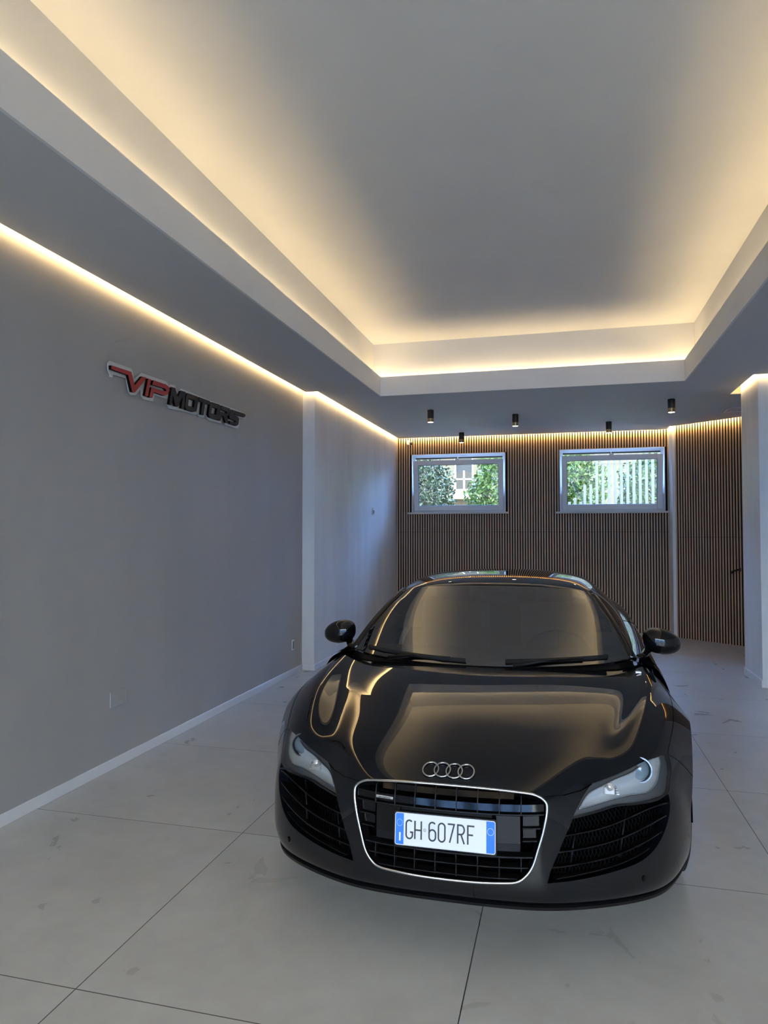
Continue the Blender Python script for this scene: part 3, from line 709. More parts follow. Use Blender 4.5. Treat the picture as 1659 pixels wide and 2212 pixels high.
intk = np.zeros(len(F2), bool); lampm = {}
for s in (1, -1):
    intk |= pip(q_, p_, hp(intk_s, s)); lampm[s] = pip(q_, p_, hp(lamp_s, s))
hoodm = pip(q_, p_, hood_full) & ~a & ~lampm[1] & ~lampm[-1]
pd = np.abs(p_-CC)
seamq = np.interp(pd, [7.68, 7.72, 8.4, 9.0], [4.66, 4.68, 4.35, 4.1])
fend = ~hoodm & ~a & ~intk & ~lampm[1] & ~lampm[-1] & (pd > 6.3) & (q_ < np.where(pd > 7.68, seamq, 4.68))
bump = ~hoodm & ~a & ~intk & ~lampm[1] & ~lampm[-1] & ~fend
def sub(mask, name, m, parent=car, off=0.0):
    f = F2[mask]; u, inv = np.unique(f, return_inverse=True); f = inv.reshape(-1, 3)
    Sx, Nx = S3[u]-N3[u]*off, N3[u]
    a_, b_, c_ = Sx[f[:, 0]], Sx[f[:, 1]], Sx[f[:, 2]]
    fn = np.cross(b_-a_, c_-a_); fl = (fn*Nx[f[:, 0]]).sum(1) < 0
    f[fl] = f[fl][:, ::-1]
    return mk(name, Sx, f, m, parent, normals=Nx)
hood = sub(hoodm, 'hood', M['paint'])
bumper = sub(bump, 'front_bumper', M['paint'])
for s in (1, -1): sub(fend & ((p_-CC)*s > 0), 'fender', M['paint'])
def spath(P, off=0.0):
    Q = np.array(P, float); return sev(Q[:, 0], Q[:, 1], off)[0]
def rim(P, d0, d1, m, name, parent, closed=True):
    Q = np.array(P, float); A_ = sev(Q[:, 0], Q[:, 1], d0)[0]; B_ = sev(Q[:, 0], Q[:, 1], d1)[0]; n = len(Q)
    return mk(name, list(A_)+list(B_), [(i, (i+1) % n, n+(i+1) % n, n+i) for i in range(n if closed else n-1)], m, parent, smooth=True)
# shut lines
for s in (1, -1):
    for P, r_ in ((catmull(HOODSIDE, 5), .0022), ([(6.16, 4.6), (6.32, 4.1), (6.36, 3.2), (6.36, 2.34)], .0022), (SEAM, .002)):
        MB().tube(spath(hp(P, s), .0012), r_, n=6).build('shut_line', M['void'], car, smooth=True)
def frame_at0(c, n): return Matrix.Translation(Vector(c)) @ Vector(n).to_track_quat('Z', 'Y').to_matrix().to_4x4()
# ---- headlamps
def patch(poly, off, step=.16, inner=None):
    # filled patch on the surface, sunk by off(q,p)
    P = [tuple(map(float, p)) for p in poly]; A_ = np.array(P)
    g = [(q, p) for q in np.arange(A_[:, 0].min(), A_[:, 0].max(), step) for p in np.arange(A_[:, 1].min(), A_[:, 1].max(), step)]
    g = np.array(g); g = g[pip(g[:, 0], g[:, 1], P)]
    n = len(P); ed = [(i, (i+1) % n) for i in range(n)]; P2 = []
    if inner is not None:
        P2 = [tuple(map(float, p)) for p in inner]; m = len(P2); ed += [(n+i, n+(i+1) % m) for i in range(m)]
    r = geometry.delaunay_2d_cdt([Vector(p) for p in P+P2]+[Vector(p) for p in g], ed, [], 1, 1e-5)
    V = np.array([(v.x, v.y) for v in r[0]]); F = [tuple(f) for f in r[2]]
    return V, F
def inset(P, d):
    P = [np.array(p, float) for p in P]; n = len(P); out = []
    ar = sum(P[i][0]*P[(i+1) % n][1]-P[(i+1) % n][0]*P[i][1] for i in range(n)); sg_ = 1 if ar > 0 else -1
    for i in range(n):
        t = P[(i+1) % n]-P[i-1]; t = t/(np.linalg.norm(t)+1e-9); out.append(P[i]+sg_*d*np.array((-t[1], t[0])))
    return out
SIL = [(7.19,3.98),(6.58,4.50),(6.35,5.22),(6.22,5.66),(6.05,6.32),(5.40,6.98),(4.95,7.42),(5.5,7.46),(6.5,7.20),(7.03,6.70),(7.07,6.24),(7.04,5.88),(7.12,4.7)]
silh = smooth_poly(SIL, (0, 6))
for s in (1, -1):
    hl = empty('headlight'); hl.parent = car
    hl['label'] = 'clear headlight on the '+('right' if s > 0 else 'left')+' of the photo'
    sub(lampm[s], 'lens', M['lens'], hl, .001)
    rim(hp(lamp_s, s), 0, .03, M['satin_black'], 'housing_edge', hl)
    V, F = patch(hp(lamp_s, s), 0, .16, hp(silh, s)); S_, n_ = sev(V[:, 0], V[:, 1], .016)
    fc = np.array([V[list(f)].mean(0) for f in F]); inner = pip(fc[:, 0], fc[:, 1], hp(silh, s))
    mk('bezel', S_, [f for f, i_ in zip(F, inner) if not i_], M['lamp_grey'], hl, smooth=True)
    V, F = patch(hp(silh, s), 0, .12)
    d = np.zeros(len(V)); sp_ = np.array(hp(silh, s))
    for i, v in enumerate(V): d[i] = np.min(np.hypot(sp_[:, 0]-v[0], sp_[:, 1]-v[1]))
    dep = .014+.030*np.clip(d/.35, 0, 1)**.8
    S_, n_ = SF.nrm(V[:, 0], V[:, 1]); n_ = n_*NSIGN; S_ = S_-n_*dep[:, None]
    mk('reflector', S_, F, M['lamp_silver'], hl, smooth=True)
    sb_ = MB(); sb_.tube(sev(*np.array(hp(silh, s)).T, .012)[0], .0028, True, 6); sb_.build('trim_ring', M['alu'], hl, smooth=True)
    # projector
    c, n_ = sev([5.9], [CC+s*6.72], .032); c = Vector(c[0]); dirv = Vector((s*.12, -1, .12)).normalized()
    rot = dirv.to_track_quat('Z', 'Y').to_matrix().to_4x4(); Mt = Matrix.Translation(c) @ rot
    MB().lathe([(.046, -.03), (.049, .0), (.047, .008), (.042, .008), (.040, -.0), (.040, -.03)], M=Mt, n=36).build('projector_ring', M['chrome_dark'], hl, auto=40)
    MB().lathe([(.0405, -.03), (.0395, -.006), (.034, .006), (.022, .014), (.010, .0175), (0, .018)], M=Mt, n=36).build('projector_lens', mat('proj_lens', (.22, .30, .36), .03, 0, 1.0, .9), hl, smooth=True)
    # indicator bulb cluster
    c, n_ = sev([6.62], [CC+s*5.45], .022); Mt = Matrix.Translation(Vector(c[0])) @ rot
    bb = MB(); bb.bbox(-.024, .016, -.018, .012, -.014, .008, .004, Mt); bb.lathe([(.013, -.01), (.014, .012), (.008, .018), (0, .019)], M=Mt @ Matrix.Translation((-s*.004, .012, .004)), n=16)
    for k in range(4): bb.bbox(s*.018, s*(.030-.003*k), -.016+k*.008, -.011+k*.008, -.01, .010, .001, Mt)
    bb.build('bulb', mat('bulb_clear', (.75, .72, .70), .12, .5), hl, auto=40)
# ---- side intakes
M['mesh_black'] = mat('mesh_black', (.003, .003, .004), .6, spec=.05)
for s in (1, -1):
    it = empty('side_intake'); it.parent = car
    rim(hp(intk_s, s), 0, .05, M['paint'], 'lip', it)
    V, F = patch(hp([np.array(p) for p in intk_s], s), 0, .2)
    mk('backing', sev(V[:, 0], V[:, 1], .07)[0], F, M['void'], it, smooth=True)
    def slat(P, r=.0045, name='slat', m=M['satin_black']):
        c = catmull(P, 5); Q = np.array(hp(c, s)); A_, n_ = sev(Q[:, 0], Q[:, 1], .006); B_ = sev(Q[:, 0], Q[:, 1], .045)[0]
        V = []; F = []
        for i in range(len(Q)):
            upv = np.array((0, 0, 1.0)); V += [A_[i]+upv*r*.5, A_[i]-upv*r*.5, B_[i]-upv*r*2.0, B_[i]-upv*r*.8]
        for i in range(len(Q)-1):
            for k in range(4): F.append((i*4+k, i*4+(k+1) % 4, (i+1)*4+(k+1) % 4, (i+1)*4+k))
        F += [(0, 1, 2, 3), tuple((len(Q)-1)*4+k for k in (3, 2, 1, 0))]
        mb = MB(); mb.add(V, F); return mb.build(name, m, it, auto=50)
    slat([(8.17,3.2),(8.02,4.87),(7.70,6.34),(7.50,7.36)]); slat([(8.74,2.95),(8.57,4.82),(8.26,6.23),(8.0,7.16)])
    slat([(9.29,2.74),(9.08,4.79),(8.81,5.93),(8.55,6.86)])
    slat([(9.72,3.0),(9.42,4.9),(9.2,5.75),(9.0,6.3)], .003)
    ms = MB()   # honeycomb mesh behind the fins
    for row in range(11):
        for k in range(30):
            q = 7.45+row*.21; p = 3.1+k*.14+(row % 2)*.07
            if not pip(np.array([q+.05]), np.array([p]), [tuple(x) for x in intk_s])[0]: continue
            a_, b_ = (q, p), (q+.21, p+.07); c_ = (q+.21, p-.07)
            for e in (b_, c_):
                T = spath(hp([a_, e], s), .05); ms.tube(T, .0014, n=3)
    ms.build('mesh', M['mesh_black'], it)
    for P in ([(8.05, 3.9), (9.5, 3.6)], [(7.5, 5.9), (9.2, 5.4)]):
        st = MB(); st.tube(spath(hp(P, s), .035), .004, n=6); st.build('strut', M['satin_black'], it, smooth=True)
# parking sensors in the bumper
for s in (1, -1):
    c, n_ = sev([10.2], [CC+s*6.0], -.001); MB().lathe([(0, 0), (.010, 0), (.0105, .002), (.008, .003), (0, .003)], n=16, M=frame_at0(c[0], n_[0])).build('parking_sensor', M['gloss_black'], car, auto=40)
# ---- grille
gr = empty('radiator_grille'); gr.parent = car
ch = MB(); P = spath(chr_full, -.002); ch.tube(P, .0050, True, 8, sq=(1, 1)); ch.build('chrome_frame', M['chrome'], gr, smooth=True)['label'] = 'slim chrome grille frame'
rim(chr_full, 0, .05, M['satin_black'], 'frame_edge', gr)
V, F = patch(chr_full, 0, .3); mk('backing', sev(V[:, 0], V[:, 1], .07)[0], F, M['void'], gr, smooth=True)
def gpt(u, wz, off):   # point on the grille surface at given u, w
    q, p = SF.inv(u, wz, (0, 2), (5.8, 10.6)); return sev([q], [p], off)
CHW = [SF.ev([q], [CC+p])[0][0] for q, p in chr_half]
cw_ = np.array([c[2] for c in CHW])[5*3:]; cu_ = np.array([c[0] for c in CHW])[5*3:]
def uw(wz): # half width of the opening at height w
    o = np.argsort(cw_); return float(np.interp(wz, cw_[o], cu_[o]))-.006
def hbar(w0, w1, name, m, u0=None, u1=None, depth=.04, off=.006):
    um = min(uw(w0), uw(w1)); a_ = -um if u0 is None else u0; b_ = um if u1 is None else u1
    us = np.linspace(a_, b_, max(3, int((b_-a_)/.03))); V = []; F = []
    for u in us:
        A_, n_ = gpt(u, w1, off); B_, _ = gpt(u, w0, off)
        A_ = A_[0]; B_ = B_[0]; V += [A_, B_, B_+np.array((0, depth, -.004)), A_+np.array((0, depth, -.0))]
    k = len(us)
    for i in range(k-1):
        for j in range(4): F.append((i*4+j, i*4+(j+1) % 4, (i+1)*4+(j+1) % 4, (i+1)*4+j))
    F += [(0, 1, 2, 3), tuple((k-1)*4+j for j in (3, 2, 1, 0))]
    mb = MB(); mb.add(V, F); return mb.build(name, m, gr, auto=50)
hbar(.589, .609, 'grille_bar', M['gloss_black']); hbar(.549, .572, 'grille_bar', M['gloss_black'])
hbar(.537, .541, 'grille_bar', M['satin_black'], off=.004)
hbar(.4, .405, 'grille_bar', M['satin_black']); hbar(.367, .3705, 'grille_bar', M['satin_black']); hbar(.331, .3345, 'grille_bar', M['satin_black'])
for sgn in (1, -1):
    for ww in (.495, .455): hbar(ww-.002, ww+.002, 'grille_bar', M['satin_black'], *(sorted((sgn*.262, sgn*(uw(ww)-.002)))), off=.005)
    hbar(.446, .534, 'grille_panel', M['gloss_black'], *sorted((sgn*.16, sgn*.255)), off=.010)
    hbar(.42, .446, 'grille_panel', M['satin_black'], *sorted((sgn*.16, sgn*.255)), off=.012)
    hbar(.462, .49, 'grille_panel', M['gloss_black'], *sorted((sgn*.266, sgn*(uw(.46)-.004))), off=.02)
    hbar(.50, .532, 'grille_panel', M['gloss_black'], *sorted((sgn*.266, sgn*(uw(.50)-.004))), off=.02)
hbar(.42, .534, 'grille_panel', M['satin_black'], -.16, .16, off=.012)
for k in range(-5, 5):
    u = (k+.5)*.0735
    for z0, z1, of in ((.541, .612, .002), (.325, .40, .010)):
        zs = [z for z in np.linspace(z0, z1, 6) if abs(u) < uw(z)-.004]
        if len(zs) < 2: continue
        vb = MB()
        T = np.array([gpt(u, z, of)[0][0] for z in zs]); 
        for i in range(len(T)-1):
            a_, b_ = T[i], T[i+1]; vb.add([a_-(.0014,0,0), a_+(.0014,0,0), b_+(.0014,0,0), b_-(.0014,0,0), a_+(-.0014,.035,0), a_+(.0014,.035,0), b_+(.0014,.035,0), b_+(-.0014,.035,0)],
                [(0,1,2,3),(4,7,6,5),(0,3,7,4),(1,5,6,2),(0,4,5,1),(3,2,6,7)])
        vb.build('grille_divider', M['satin_black'], gr)
# lettering badge on the grille
bc, bn = gpt(-.222, .5605, .003); bc = Vector(bc[0]); bn = Vector(bn[0])
def frame_at(c, n):
    z = Vector(n).normalized(); x = Vector((0, 0, 1)).cross(z).normalized(); 
    if x.x < 0: x = -x
    y = z.cross(x); return Matrix.Translation(c) @ Matrix(((x.x, y.x, z.x, 0), (x.y, y.y, z.y, 0), (x.z, y.z, z.z, 0), (0, 0, 0, 1)))
Mb = frame_at(bc, bn)
bd = MB().bbox(-.033, .033, -.0045, .0045, 0, .003, .001, Mb).build('badge', M['alu'], gr)
def text_mesh(txt, size, Mt, m, name, parent, depth=.0004):
    cu = bpy.data.curves.new(name, 'FONT'); cu.body = txt; cu.size = size; cu.align_x = 'CENTER'; cu.align_y = 'CENTER'; cu.extrude = depth
    t = bpy.data.objects.new(name, cu); col.objects.link(t)
    dg = bpy.context.evaluated_depsgraph_get(); me = bpy.data.meshes.new_from_object(t.evaluated_get(dg)); bpy.data.objects.remove(t)
    me.transform(Mt); me.materials.clear(); me.materials.append(m); o = bpy.data.objects.new(name, me); col.objects.link(o); o.parent = parent; return o
text_mesh('quattro', .0095, Mb @ Matrix.Translation((0, 0, .0034)) @ Matrix.Diagonal((1.6, 1, 1, 1)), M['satin_black'], 'badge_lettering', gr)
# ---- emblem: four interlocked rings on the hood
em = empty('ring_emblem'); em.parent = car
c0, n0 = sev([5.44], [CC], 0)
def ring_pt(u, h):   # h measured along the hood from the emblem centre
    # walk on the surface: q changes with h
    dq = -h*.64/.052
    return sev([5.50+dq*.94], [CC+u/.1665], -.004)[0][0]
for k in range(4):
    cxr = (k-1.5)*.0425; r_ = .0285
    P = [ring_pt(cxr+r_*math.cos(t), r_*math.sin(t)) for t in np.linspace(0, 2*math.pi, 33)[:-1]]
    MB().tube([p+np.array((0, 0, 0.0012*(k % 2))) for p in P], .0031, True, 8).build('ring', M['chrome'], em, smooth=True)
# ---- licence plate
pl = empty('license_plate'); pl.parent = car; pl['label'] = 'white and blue number plate reading GH 607RF'
ct, nt_ = gpt(0, .530, -.012); cb_, nb_ = gpt(0, .414, -.012)
A_, B_ = Vector(ct[0]), Vector(cb_[0]); cpt = (A_+B_)/2; yv = (A_-B_).normalized(); xv = Vector((1, 0, 0)); zv = xv.cross(yv)
Mp = Matrix.Translation(cpt) @ Matrix(((1, yv.x, zv.x, 0), (0, yv.y, zv.y, 0), (0, yv.z, zv.z, 0), (0, 0, 0, 1)))
PW, PH_ = .174, .0535
def rrect(hw, hh, r, n=5, cx=0, cy=0):
    o = []
    for sx, sy, a0 in ((1, 1, 0), (-1, 1, 90), (-1, -1, 180), (1, -1, 270)):
        for i in range(n+1):
            t = R(a0+90*i/n); o.append((cx+sx*(hw-r)+r*math.cos(t), cy+sy*(hh-r)+r*math.sin(t)))
    return o
pf = lambda a_, b_, d: tuple(Mp @ Vector((a_, b_, d)))
wht = mat('plate_white', (.82, .84, .84), .35, 0, .3); blu = mat('plate_blue', (.0, .19, .75), .3, 0, .4); ink = mat('plate_ink', (.04, .045, .05), .45)
MB().prism(rrect(PW+.004, PH_+.004, .008), pf, -.004, .0005).build('holder', M['satin_black'], pl)
MB().prism(rrect(PW, PH_, .008), pf, .0005, .002).build('plate', wht, pl)
MB().prism(rrect(PW, PH_, .008), pf, .002, .0032, [rrect(PW-.0022, PH_-.0022, .006)]).build('rim', M['base_white'], pl)
MB().prism([(-PW+.0025, -PH_+.0025), (-PW+.031, -PH_+.0025), (-PW+.031, PH_-.0025), (-PW+.0025, PH_-.0025)], pf, .002, .0024).build('blue_band', blu, pl)
MB().prism([(PW-.031, -PH_+.0025), (PW-.0025, -PH_+.0025), (PW-.0025, PH_-.0025), (PW-.031, PH_-.0025)], pf, .002, .0024).build('blue_band', blu, pl)
def stroke(mb, P, wd, d0=.0022, d1=.0032, closed=False):
    P = [Vector((p[0], p[1])) for p in P]; n = len(P); L_ = []; R_ = []
    for i in range(n):
        a_ = P[(i-1) % n] if (closed or i > 0) else P[i]; b_ = P[(i+1) % n] if (closed or i < n-1) else P[i]
        t1 = (P[i]-a_).normalized() if (P[i]-a_).length > 1e-9 else (b_-P[i]).normalized()
        t2 = (b_-P[i]).normalized() if (b_-P[i]).length > 1e-9 else t1
        t = (t1+t2).normalized() if (t1+t2).length > 1e-6 else t1; nn = Vector((-t.y, t.x)); k = wd/2/max(.5, nn.dot(Vector((-t1.y, t1.x))))
        L_.append(P[i]+nn*k); R_.append(P[i]-nn*k)
    V = []; F = []
    for i in range(n): V += [pf(L_[i].x, L_[i].y, d1), pf(R_[i].x, R_[i].y, d1), pf(R_[i].x, R_[i].y, d0), pf(L_[i].x, L_[i].y, d0)]
    for i in range(n if closed else n-1):
        j = (i+1) % n
        for k in range(4): F.append((i*4+k, i*4+(k+1) % 4, j*4+(k+1) % 4, j*4+k))
    if not closed: F += [(3, 2, 1, 0), tuple((n-1)*4+k for k in range(4))]
    mb.add(V, F)
def arc(cx, cy, rx, ry, a0, a1, n=8): return [(cx+rx*math.cos(R(a0+(a1-a0)*i/n)), cy+ry*math.sin(R(a0+(a1-a0)*i/n))) for i in range(n+1)]
# glyphs in a 1 x 2.6 cell
GW, GH = .0235, .060
GL = {'G': [arc(.5, 2.1, .5, .5, 40, 180)+arc(.5, .5, .5, .5, 180, 360)+[(1, .92), (.62, .92)]],
 'H': [[(0, 0), (0, 2.6)], [(1, 0), (1, 2.6)], [(0, 1.3), (1, 1.3)]],
 '6': [arc(.5, 2.1, .5, .5, 35, 180)+arc(.5, .5, .5, .5, 180, 360)+arc(.5, 1.05, .5, .5, 0, 180)],
 '0': [arc(.5, 2.1, .5, .5, 0, 180)+arc(.5, .5, .5, .5, 180, 360)+[(1, 2.1)]],
 '7': [[(0, 2.6), (1, 2.6), (.3, 0)]],
 'R': [[(0, 0), (0, 2.6), (.5, 2.6)]+arc(.5, 1.95, .5, .65, 90, -90)+[(0, 1.3)], [(.5, 1.3), (1, 0)]],
 'F': [[(0, 0), (0, 2.6), (1, 2.6)], [(0, 1.35), (.8, 1.35)]]}
XS = {'G': -.134, 'H': -.103, '6': -.053, '0': -.0205, '7': .0115, 'R': .046, 'F': .0805}
lt = MB()
for g_, x0 in XS.items():
    for S_ in GL[g_]: stroke(lt, [(x0+px*GW*(.95), -.030+py*GH/2.6) for px, py in S_], .0052)
lt.build('lettering', ink, pl)
dt = MB(); stroke(dt, arc(-.0685, .002, .0045, .0045, 0, 345, 12), .0016, closed=True); stroke(dt, [(-.0705, .004), (-.0665, 0)], .001); dt.build('stamp', mat('stamp', (.35, .37, .36), .5), pl)
mk_ = MB(); cxs = -PW+.0168
for k in range(12):
    a_ = R(30*k); mk_.prism(arc(cxs+.0098*math.cos(a_), .020+.0098*math.sin(a_)*1.15, .0014, .0014, 0, 300, 5), pf, .0024, .0028)
mpm = mat('mark_pale', (.55, .75, .85), .4); mk_.build('star_ring', mpm, pl); mk_ = MB()
stroke(mk_, arc(PW-.0168, .018, .0105, .0115, 0, 345, 24), .0014, .0024, .0028, closed=True)
mk_.build('circle_mark', mpm, pl)
mb = MB(); stroke(mb, [(cxs+.001, -.040), (cxs+.001, -.012)], .0058, .0024, .0030); mb.build('country_letter', wht, pl)
# ---- front lip under the bumper
lipq = np.linspace(0, 18, 91)
A_, n_ = sev(np.full(91, 12.0), lipq, 0); V = []; F = []
for i in range(91):
    p = A_[i]; a1 = abs(lipq[i]-9); k = .007 if a1 < 7 else .007*(9-a1)/2
    V += [p, p+np.array((0, -.012, -.002)), p+np.array((0, -.010, -k-.006)), p+np.array((0, .15, -k-.004)), p+np.array((0, .15, .02))]
for i in range(90):
    for k in range(5): F.append((i*5+k, i*5+(k+1) % 5, (i+1)*5+(k+1) % 5, (i+1)*5+k))
mb = MB(); mb.add(V, F); mb.build('splitter', M['satin_black'], car, auto=40)
V = []; 
for i in range(91): V += [A_[i]+np.array((0, .02, 0)), np.array((np.clip(A_[i][0], -.78, .78), 1.3 if abs(A_[i][0]) < .78 else 1.3, .15))]
mk('undertray', V, [(i*2, i*2+1, i*2+3, i*2+2) for i in range(90)], M['void'], car)

# ---- rear body shell
def RS(v, bu, bw, s1, s2, s3, s4, s5, s6): return [(0, v, bw+.01), (bu*.5, v, bw+.008), (bu, v, bw), (s1[0], v, s1[1]), (s2[0], v, s2[1]), (s3[0], v, s3[1]), (s4[0], v, s4[1]), (s5[0], v, s5[1]), (s6[0], v, s6[1])]
GB = [
 RS(1.31, .74, .85, (.815,.835), (.885,.755), (.94,.62), (.945,.44), (.935,.28), (.90,.15)),
 RS(1.60, .77, .855, (.835,.84), (.89,.77), (.925,.62), (.925,.44), (.935,.28), (.90,.15)),
 RS(2.00, .79, .865, (.84,.855), (.885,.79), (.915,.62), (.91,.44), (.935,.28), (.90,.15)),
 RS(2.40, .79, .88, (.845,.87), (.89,.80), (.92,.64), (.91,.45), (.935,.28), (.90,.15)),
 RS(2.80, .775, .90, (.84,.895), (.90,.82), (.935,.66), (.93,.46), (.935,.28), (.90,.15)),
 RS(3.20, .75, .925, (.83,.915), (.905,.84), (.947,.68), (.95,.47), (.94,.30), (.90,.16)),
 RS(3.60, .72, .94, (.82,.925), (.905,.845), (.95,.69), (.952,.48), (.945,.32), (.90,.18)),
 RS(4.00, .68, .945, (.79,.925), (.885,.835), (.94,.68), (.94,.48), (.93,.33), (.88,.2)),
 RS(4.28, .64, .92, (.75,.89), (.84,.80), (.89,.66), (.89,.48), (.87,.34), (.83,.22)),
 [(0, 4.40, .86), (.31, 4.40, .86), (.6, 4.38, .855), (.68, 4.37, .83), (.74, 4.36, .76), (.77, 4.35, .65), (.77, 4.34, .48), (.75, 4.34, .35), (.72, 4.32, .24)],
 [(0, 4.43, .6), (.2, 4.43, .6), (.4, 4.42, .6), (.45, 4.42, .6), (.5, 4.42, .58), (.5, 4.42, .55), (.5, 4.41, .48), (.5, 4.40, .4), (.48, 4.38, .3)],
]
SB2 = Surf(full(GB)); KD2 = 5
qs = np.linspace(0, SB2.nr-1, (SB2.nr-1)*KD2+1); ps = np.linspace(0, SB2.nc-1, (SB2.nc-1)*KD2+1)
pts = [(q, p) for q in qs for p in ps]; edges = []
arch = {}
for s in (1, -1):
    loop = []
    g_q, g_p = SB2.grid(5); g_S = SB2.ev(g_q, g_p)[0]; side = (g_p-8)*s > 3
    for t in np.linspace(0, 2*math.pi, 33)[:-1]:
        vv, ww = 3.615+.36*math.cos(t), .33+.36*math.sin(t)
        ww = max(ww, .02)
        e = np.hypot(g_S[:, 1]-vv, g_S[:, 2]-ww)+np.where(side, 0, 9); i = int(np.argmin(e)); q, p = g_q[i], g_p[i]
        for _ in range(12):
            X, a_, b_ = SB2.ev([q], [p]); J = np.array([[a_[0][1], b_[0][1]], [a_[0][2], b_[0][2]]])
            try: stp = np.clip(np.linalg.solve(J, [vv-X[0][1], ww-X[0][2]]), -.3, .3)
            except Exception: break
            q = min(max(q+stp[0], 0), SB2.nr-1); p = min(max(p+stp[1], 0), SB2.nc-1)
        loop.append((q, p))
    arch[s] = loop
    n0 = len(pts); pts += loop; edges += [(n0+i, n0+(i+1) % 32) for i in range(32)]
res = geometry.delaunay_2d_cdt([Vector(p) for p in pts], edges, [], 0, 1e-5)
V2 = np.array([(v.x, v.y) for v in res[0]]); F2 = np.array([f for f in res[2] if len(f) == 3]); ce = V2[F2].mean(1); q_, p_ = ce[:, 0], ce[:, 1]
S3, N3 = SB2.nrm(V2[:, 0], V2[:, 1]); _s, _n = SB2.nrm([3.0], [8.0+5]); N3 = N3*(1 if _n[0][0] > 0 else -1)
pd = np.abs(p_-8); am = pip(q_, p_, arch[1]) | pip(q_, p_, arch[-1])
cab = (pd < 2.0) & (q_ < 6.0)
body = ~am & ~cab
door = body & (q_ > .35) & (q_ < 3.6) & (pd >= 2.0) & (pd < 7.4)
for s in (1, -1):
    sub(door & ((p_-8)*s > 0), 'door', M['paint'])
    sub(body & ~door & ((p_-8)*s > 0), 'rear_quarter', M['paint'])
for s in (1, -1):
    for a_, b_ in (((.35, 2), (.35, 7.4)), ((3.6, 2), (3.6, 7.4)), ((.35, 7.4), (3.6, 7.4))):
        P = dens([a_, b_], 4, False); X, nn = SB2.nrm([p[0] for p in P], [8+s*p[1] for p in P]); MB().tube(X, .0022, n=6).build('shut_line', M['void'], car, smooth=True)
fl = MB(); fl.box(-.9, .9, 1.3, 4.3, .13, .16); fl.box(-.66, .66, .35, 1.3, .15, .18); fl.box(-.66, .66, 1.28, 1.31, .15, .78); fl.build('floor_pan', M['void'], car)
# wheel wells
for v in (.975, 3.615):
    for s in (1, -1):
        ww = MB(); V = []; F = []
        for i in range(17):
            t = math.pi*i/16-.0; V += [(s*.62, v+.35*math.cos(t), .33+.35*math.sin(t)), (s*.90, v+.35*math.cos(t), .33+.35*math.sin(t))]
        for i in range(16): F.append((i*2, i*2+1, i*2+3, i*2+2))
        V.append((s*.62, v, .33)); F += [(i*2, i*2+2, len(V)-1) for i in range(16)]
        mk('wheel_well', V, F, M['void'], car, smooth=True)
# wheels
def wheel(v, s):
    wh = empty('wheel'); wh.parent = car; wh.location = (s*(.785 if v < 2 else .812), v, .325)
    Wt = Matrix.Scale(s, 4, (1, 0, 0))
    MB().lathe([(.235, -.118), (.29, -.122), (.318, -.108), (.3245, -.07), (.3245, .07), (.318, .108), (.29, .12), (.245, .114), (.235, .10), (.235, -.118)], axis='x', n=48).build('tire', M['rubber'], wh, auto=35)
    rm = MB(); rm.lathe([(.24, .10), (.245, .108), (.235, .11), (.225, .09), (.22, -.1), (.235, -.11)], axis='x', n=48)
    rm.lathe([(0, .06), (.045, .06), (.05, .05), (.05, .0), (0, .0)], axis='x', n=24)
    for k in range(5):
        a_ = R(72*k)
        for d_ in (-.10, .10):
            P = [(.045, .03*math.cos(a_), .03*math.sin(a_)), (.06, .13*math.cos(a_+d_*.6), .13*math.sin(a_+d_*.6)), (.085, .235*math.cos(a_+d_*1.6), .235*math.sin(a_+d_*1.6))]
            rm.tube(P, [.018, .013, .012], n=6)
    rm.V = [tuple(Wt @ Vector(p)) for p in rm.V]; rm.build('rim', M['rim'], wh, auto=35)
    MB().lathe([(0, -.02), (.16, -.02), (.16, .0), (0, .0)], axis='x', n=32).build('brake_disc', M['alu'], wh, auto=35)
for v in (.975, 3.615):
    for s in (1, -1): wheel(v, s)

# ---- glasshouse
def grid_mesh(A, name, m, parent=car, lam=.01, k=6, sym=True, mask=None, off=0, flip=None):
    A = np.array(A, float)
    if sym: A = full(A)
    S_ = Surf(A, lam); q = np.linspace(0, S_.nr-1, (S_.nr-1)*k+1); p = np.linspace(0, S_.nc-1, (S_.nc-1)*k+1)
    Q, P = np.meshgrid(q, p, indexing='ij'); X, N_ = S_.nrm(Q.ravel(), P.ravel()); nq, np_ = len(q), len(p)
    ref = X-np.array([0, 2.4, .6]); 
    if (N_*ref).sum() < 0: N_ = -N_
    X = X-N_*off
    F = []
    for i in range(nq-1):
        for j in range(np_-1):
            if mask is not None and not mask((q[i]+q[i+1])/2, (p[j]+p[j+1])/2): continue
            F.append((i*np_+j, i*np_+j+1, (i+1)*np_+j+1, (i+1)*np_+j))
    X = np.array(X); 
    if F:
        f = F[0]; fn = np.cross(X[f[1]]-X[f[0]], X[f[3]]-X[f[0]])
        if (fn*N_[f[0]]).sum() < 0: F = [t[::-1] for t in F]
    return mk(name, X, F, m, parent, normals=N_), S_
BASE = [(0,1.095,.835),(.2,1.108,.835),(.4,1.16,.838),(.56,1.222,.843),(.66,1.285,.849),(.735,1.355,.856)]
TOPW = [(0,1.745,1.192),(.17,1.752,1.190),(.32,1.772,1.184),(.43,1.80,1.175),(.50,1.828,1.165),(.552,1.862,1.152)]
def lerp(a, b, t, bulge=0): return [tuple(np.array(x)*(1-t)+np.array(y)*t+np.array((0, -.6*bulge, bulge))*4*t*(1-t)) for x, y in zip(a, b)]
WS = [BASE, lerp(BASE, TOPW, .33, .022), lerp(BASE, TOPW, .67, .022), TOPW]
ws, WSS = grid_mesh(WS, 'windshield', M['screen'])
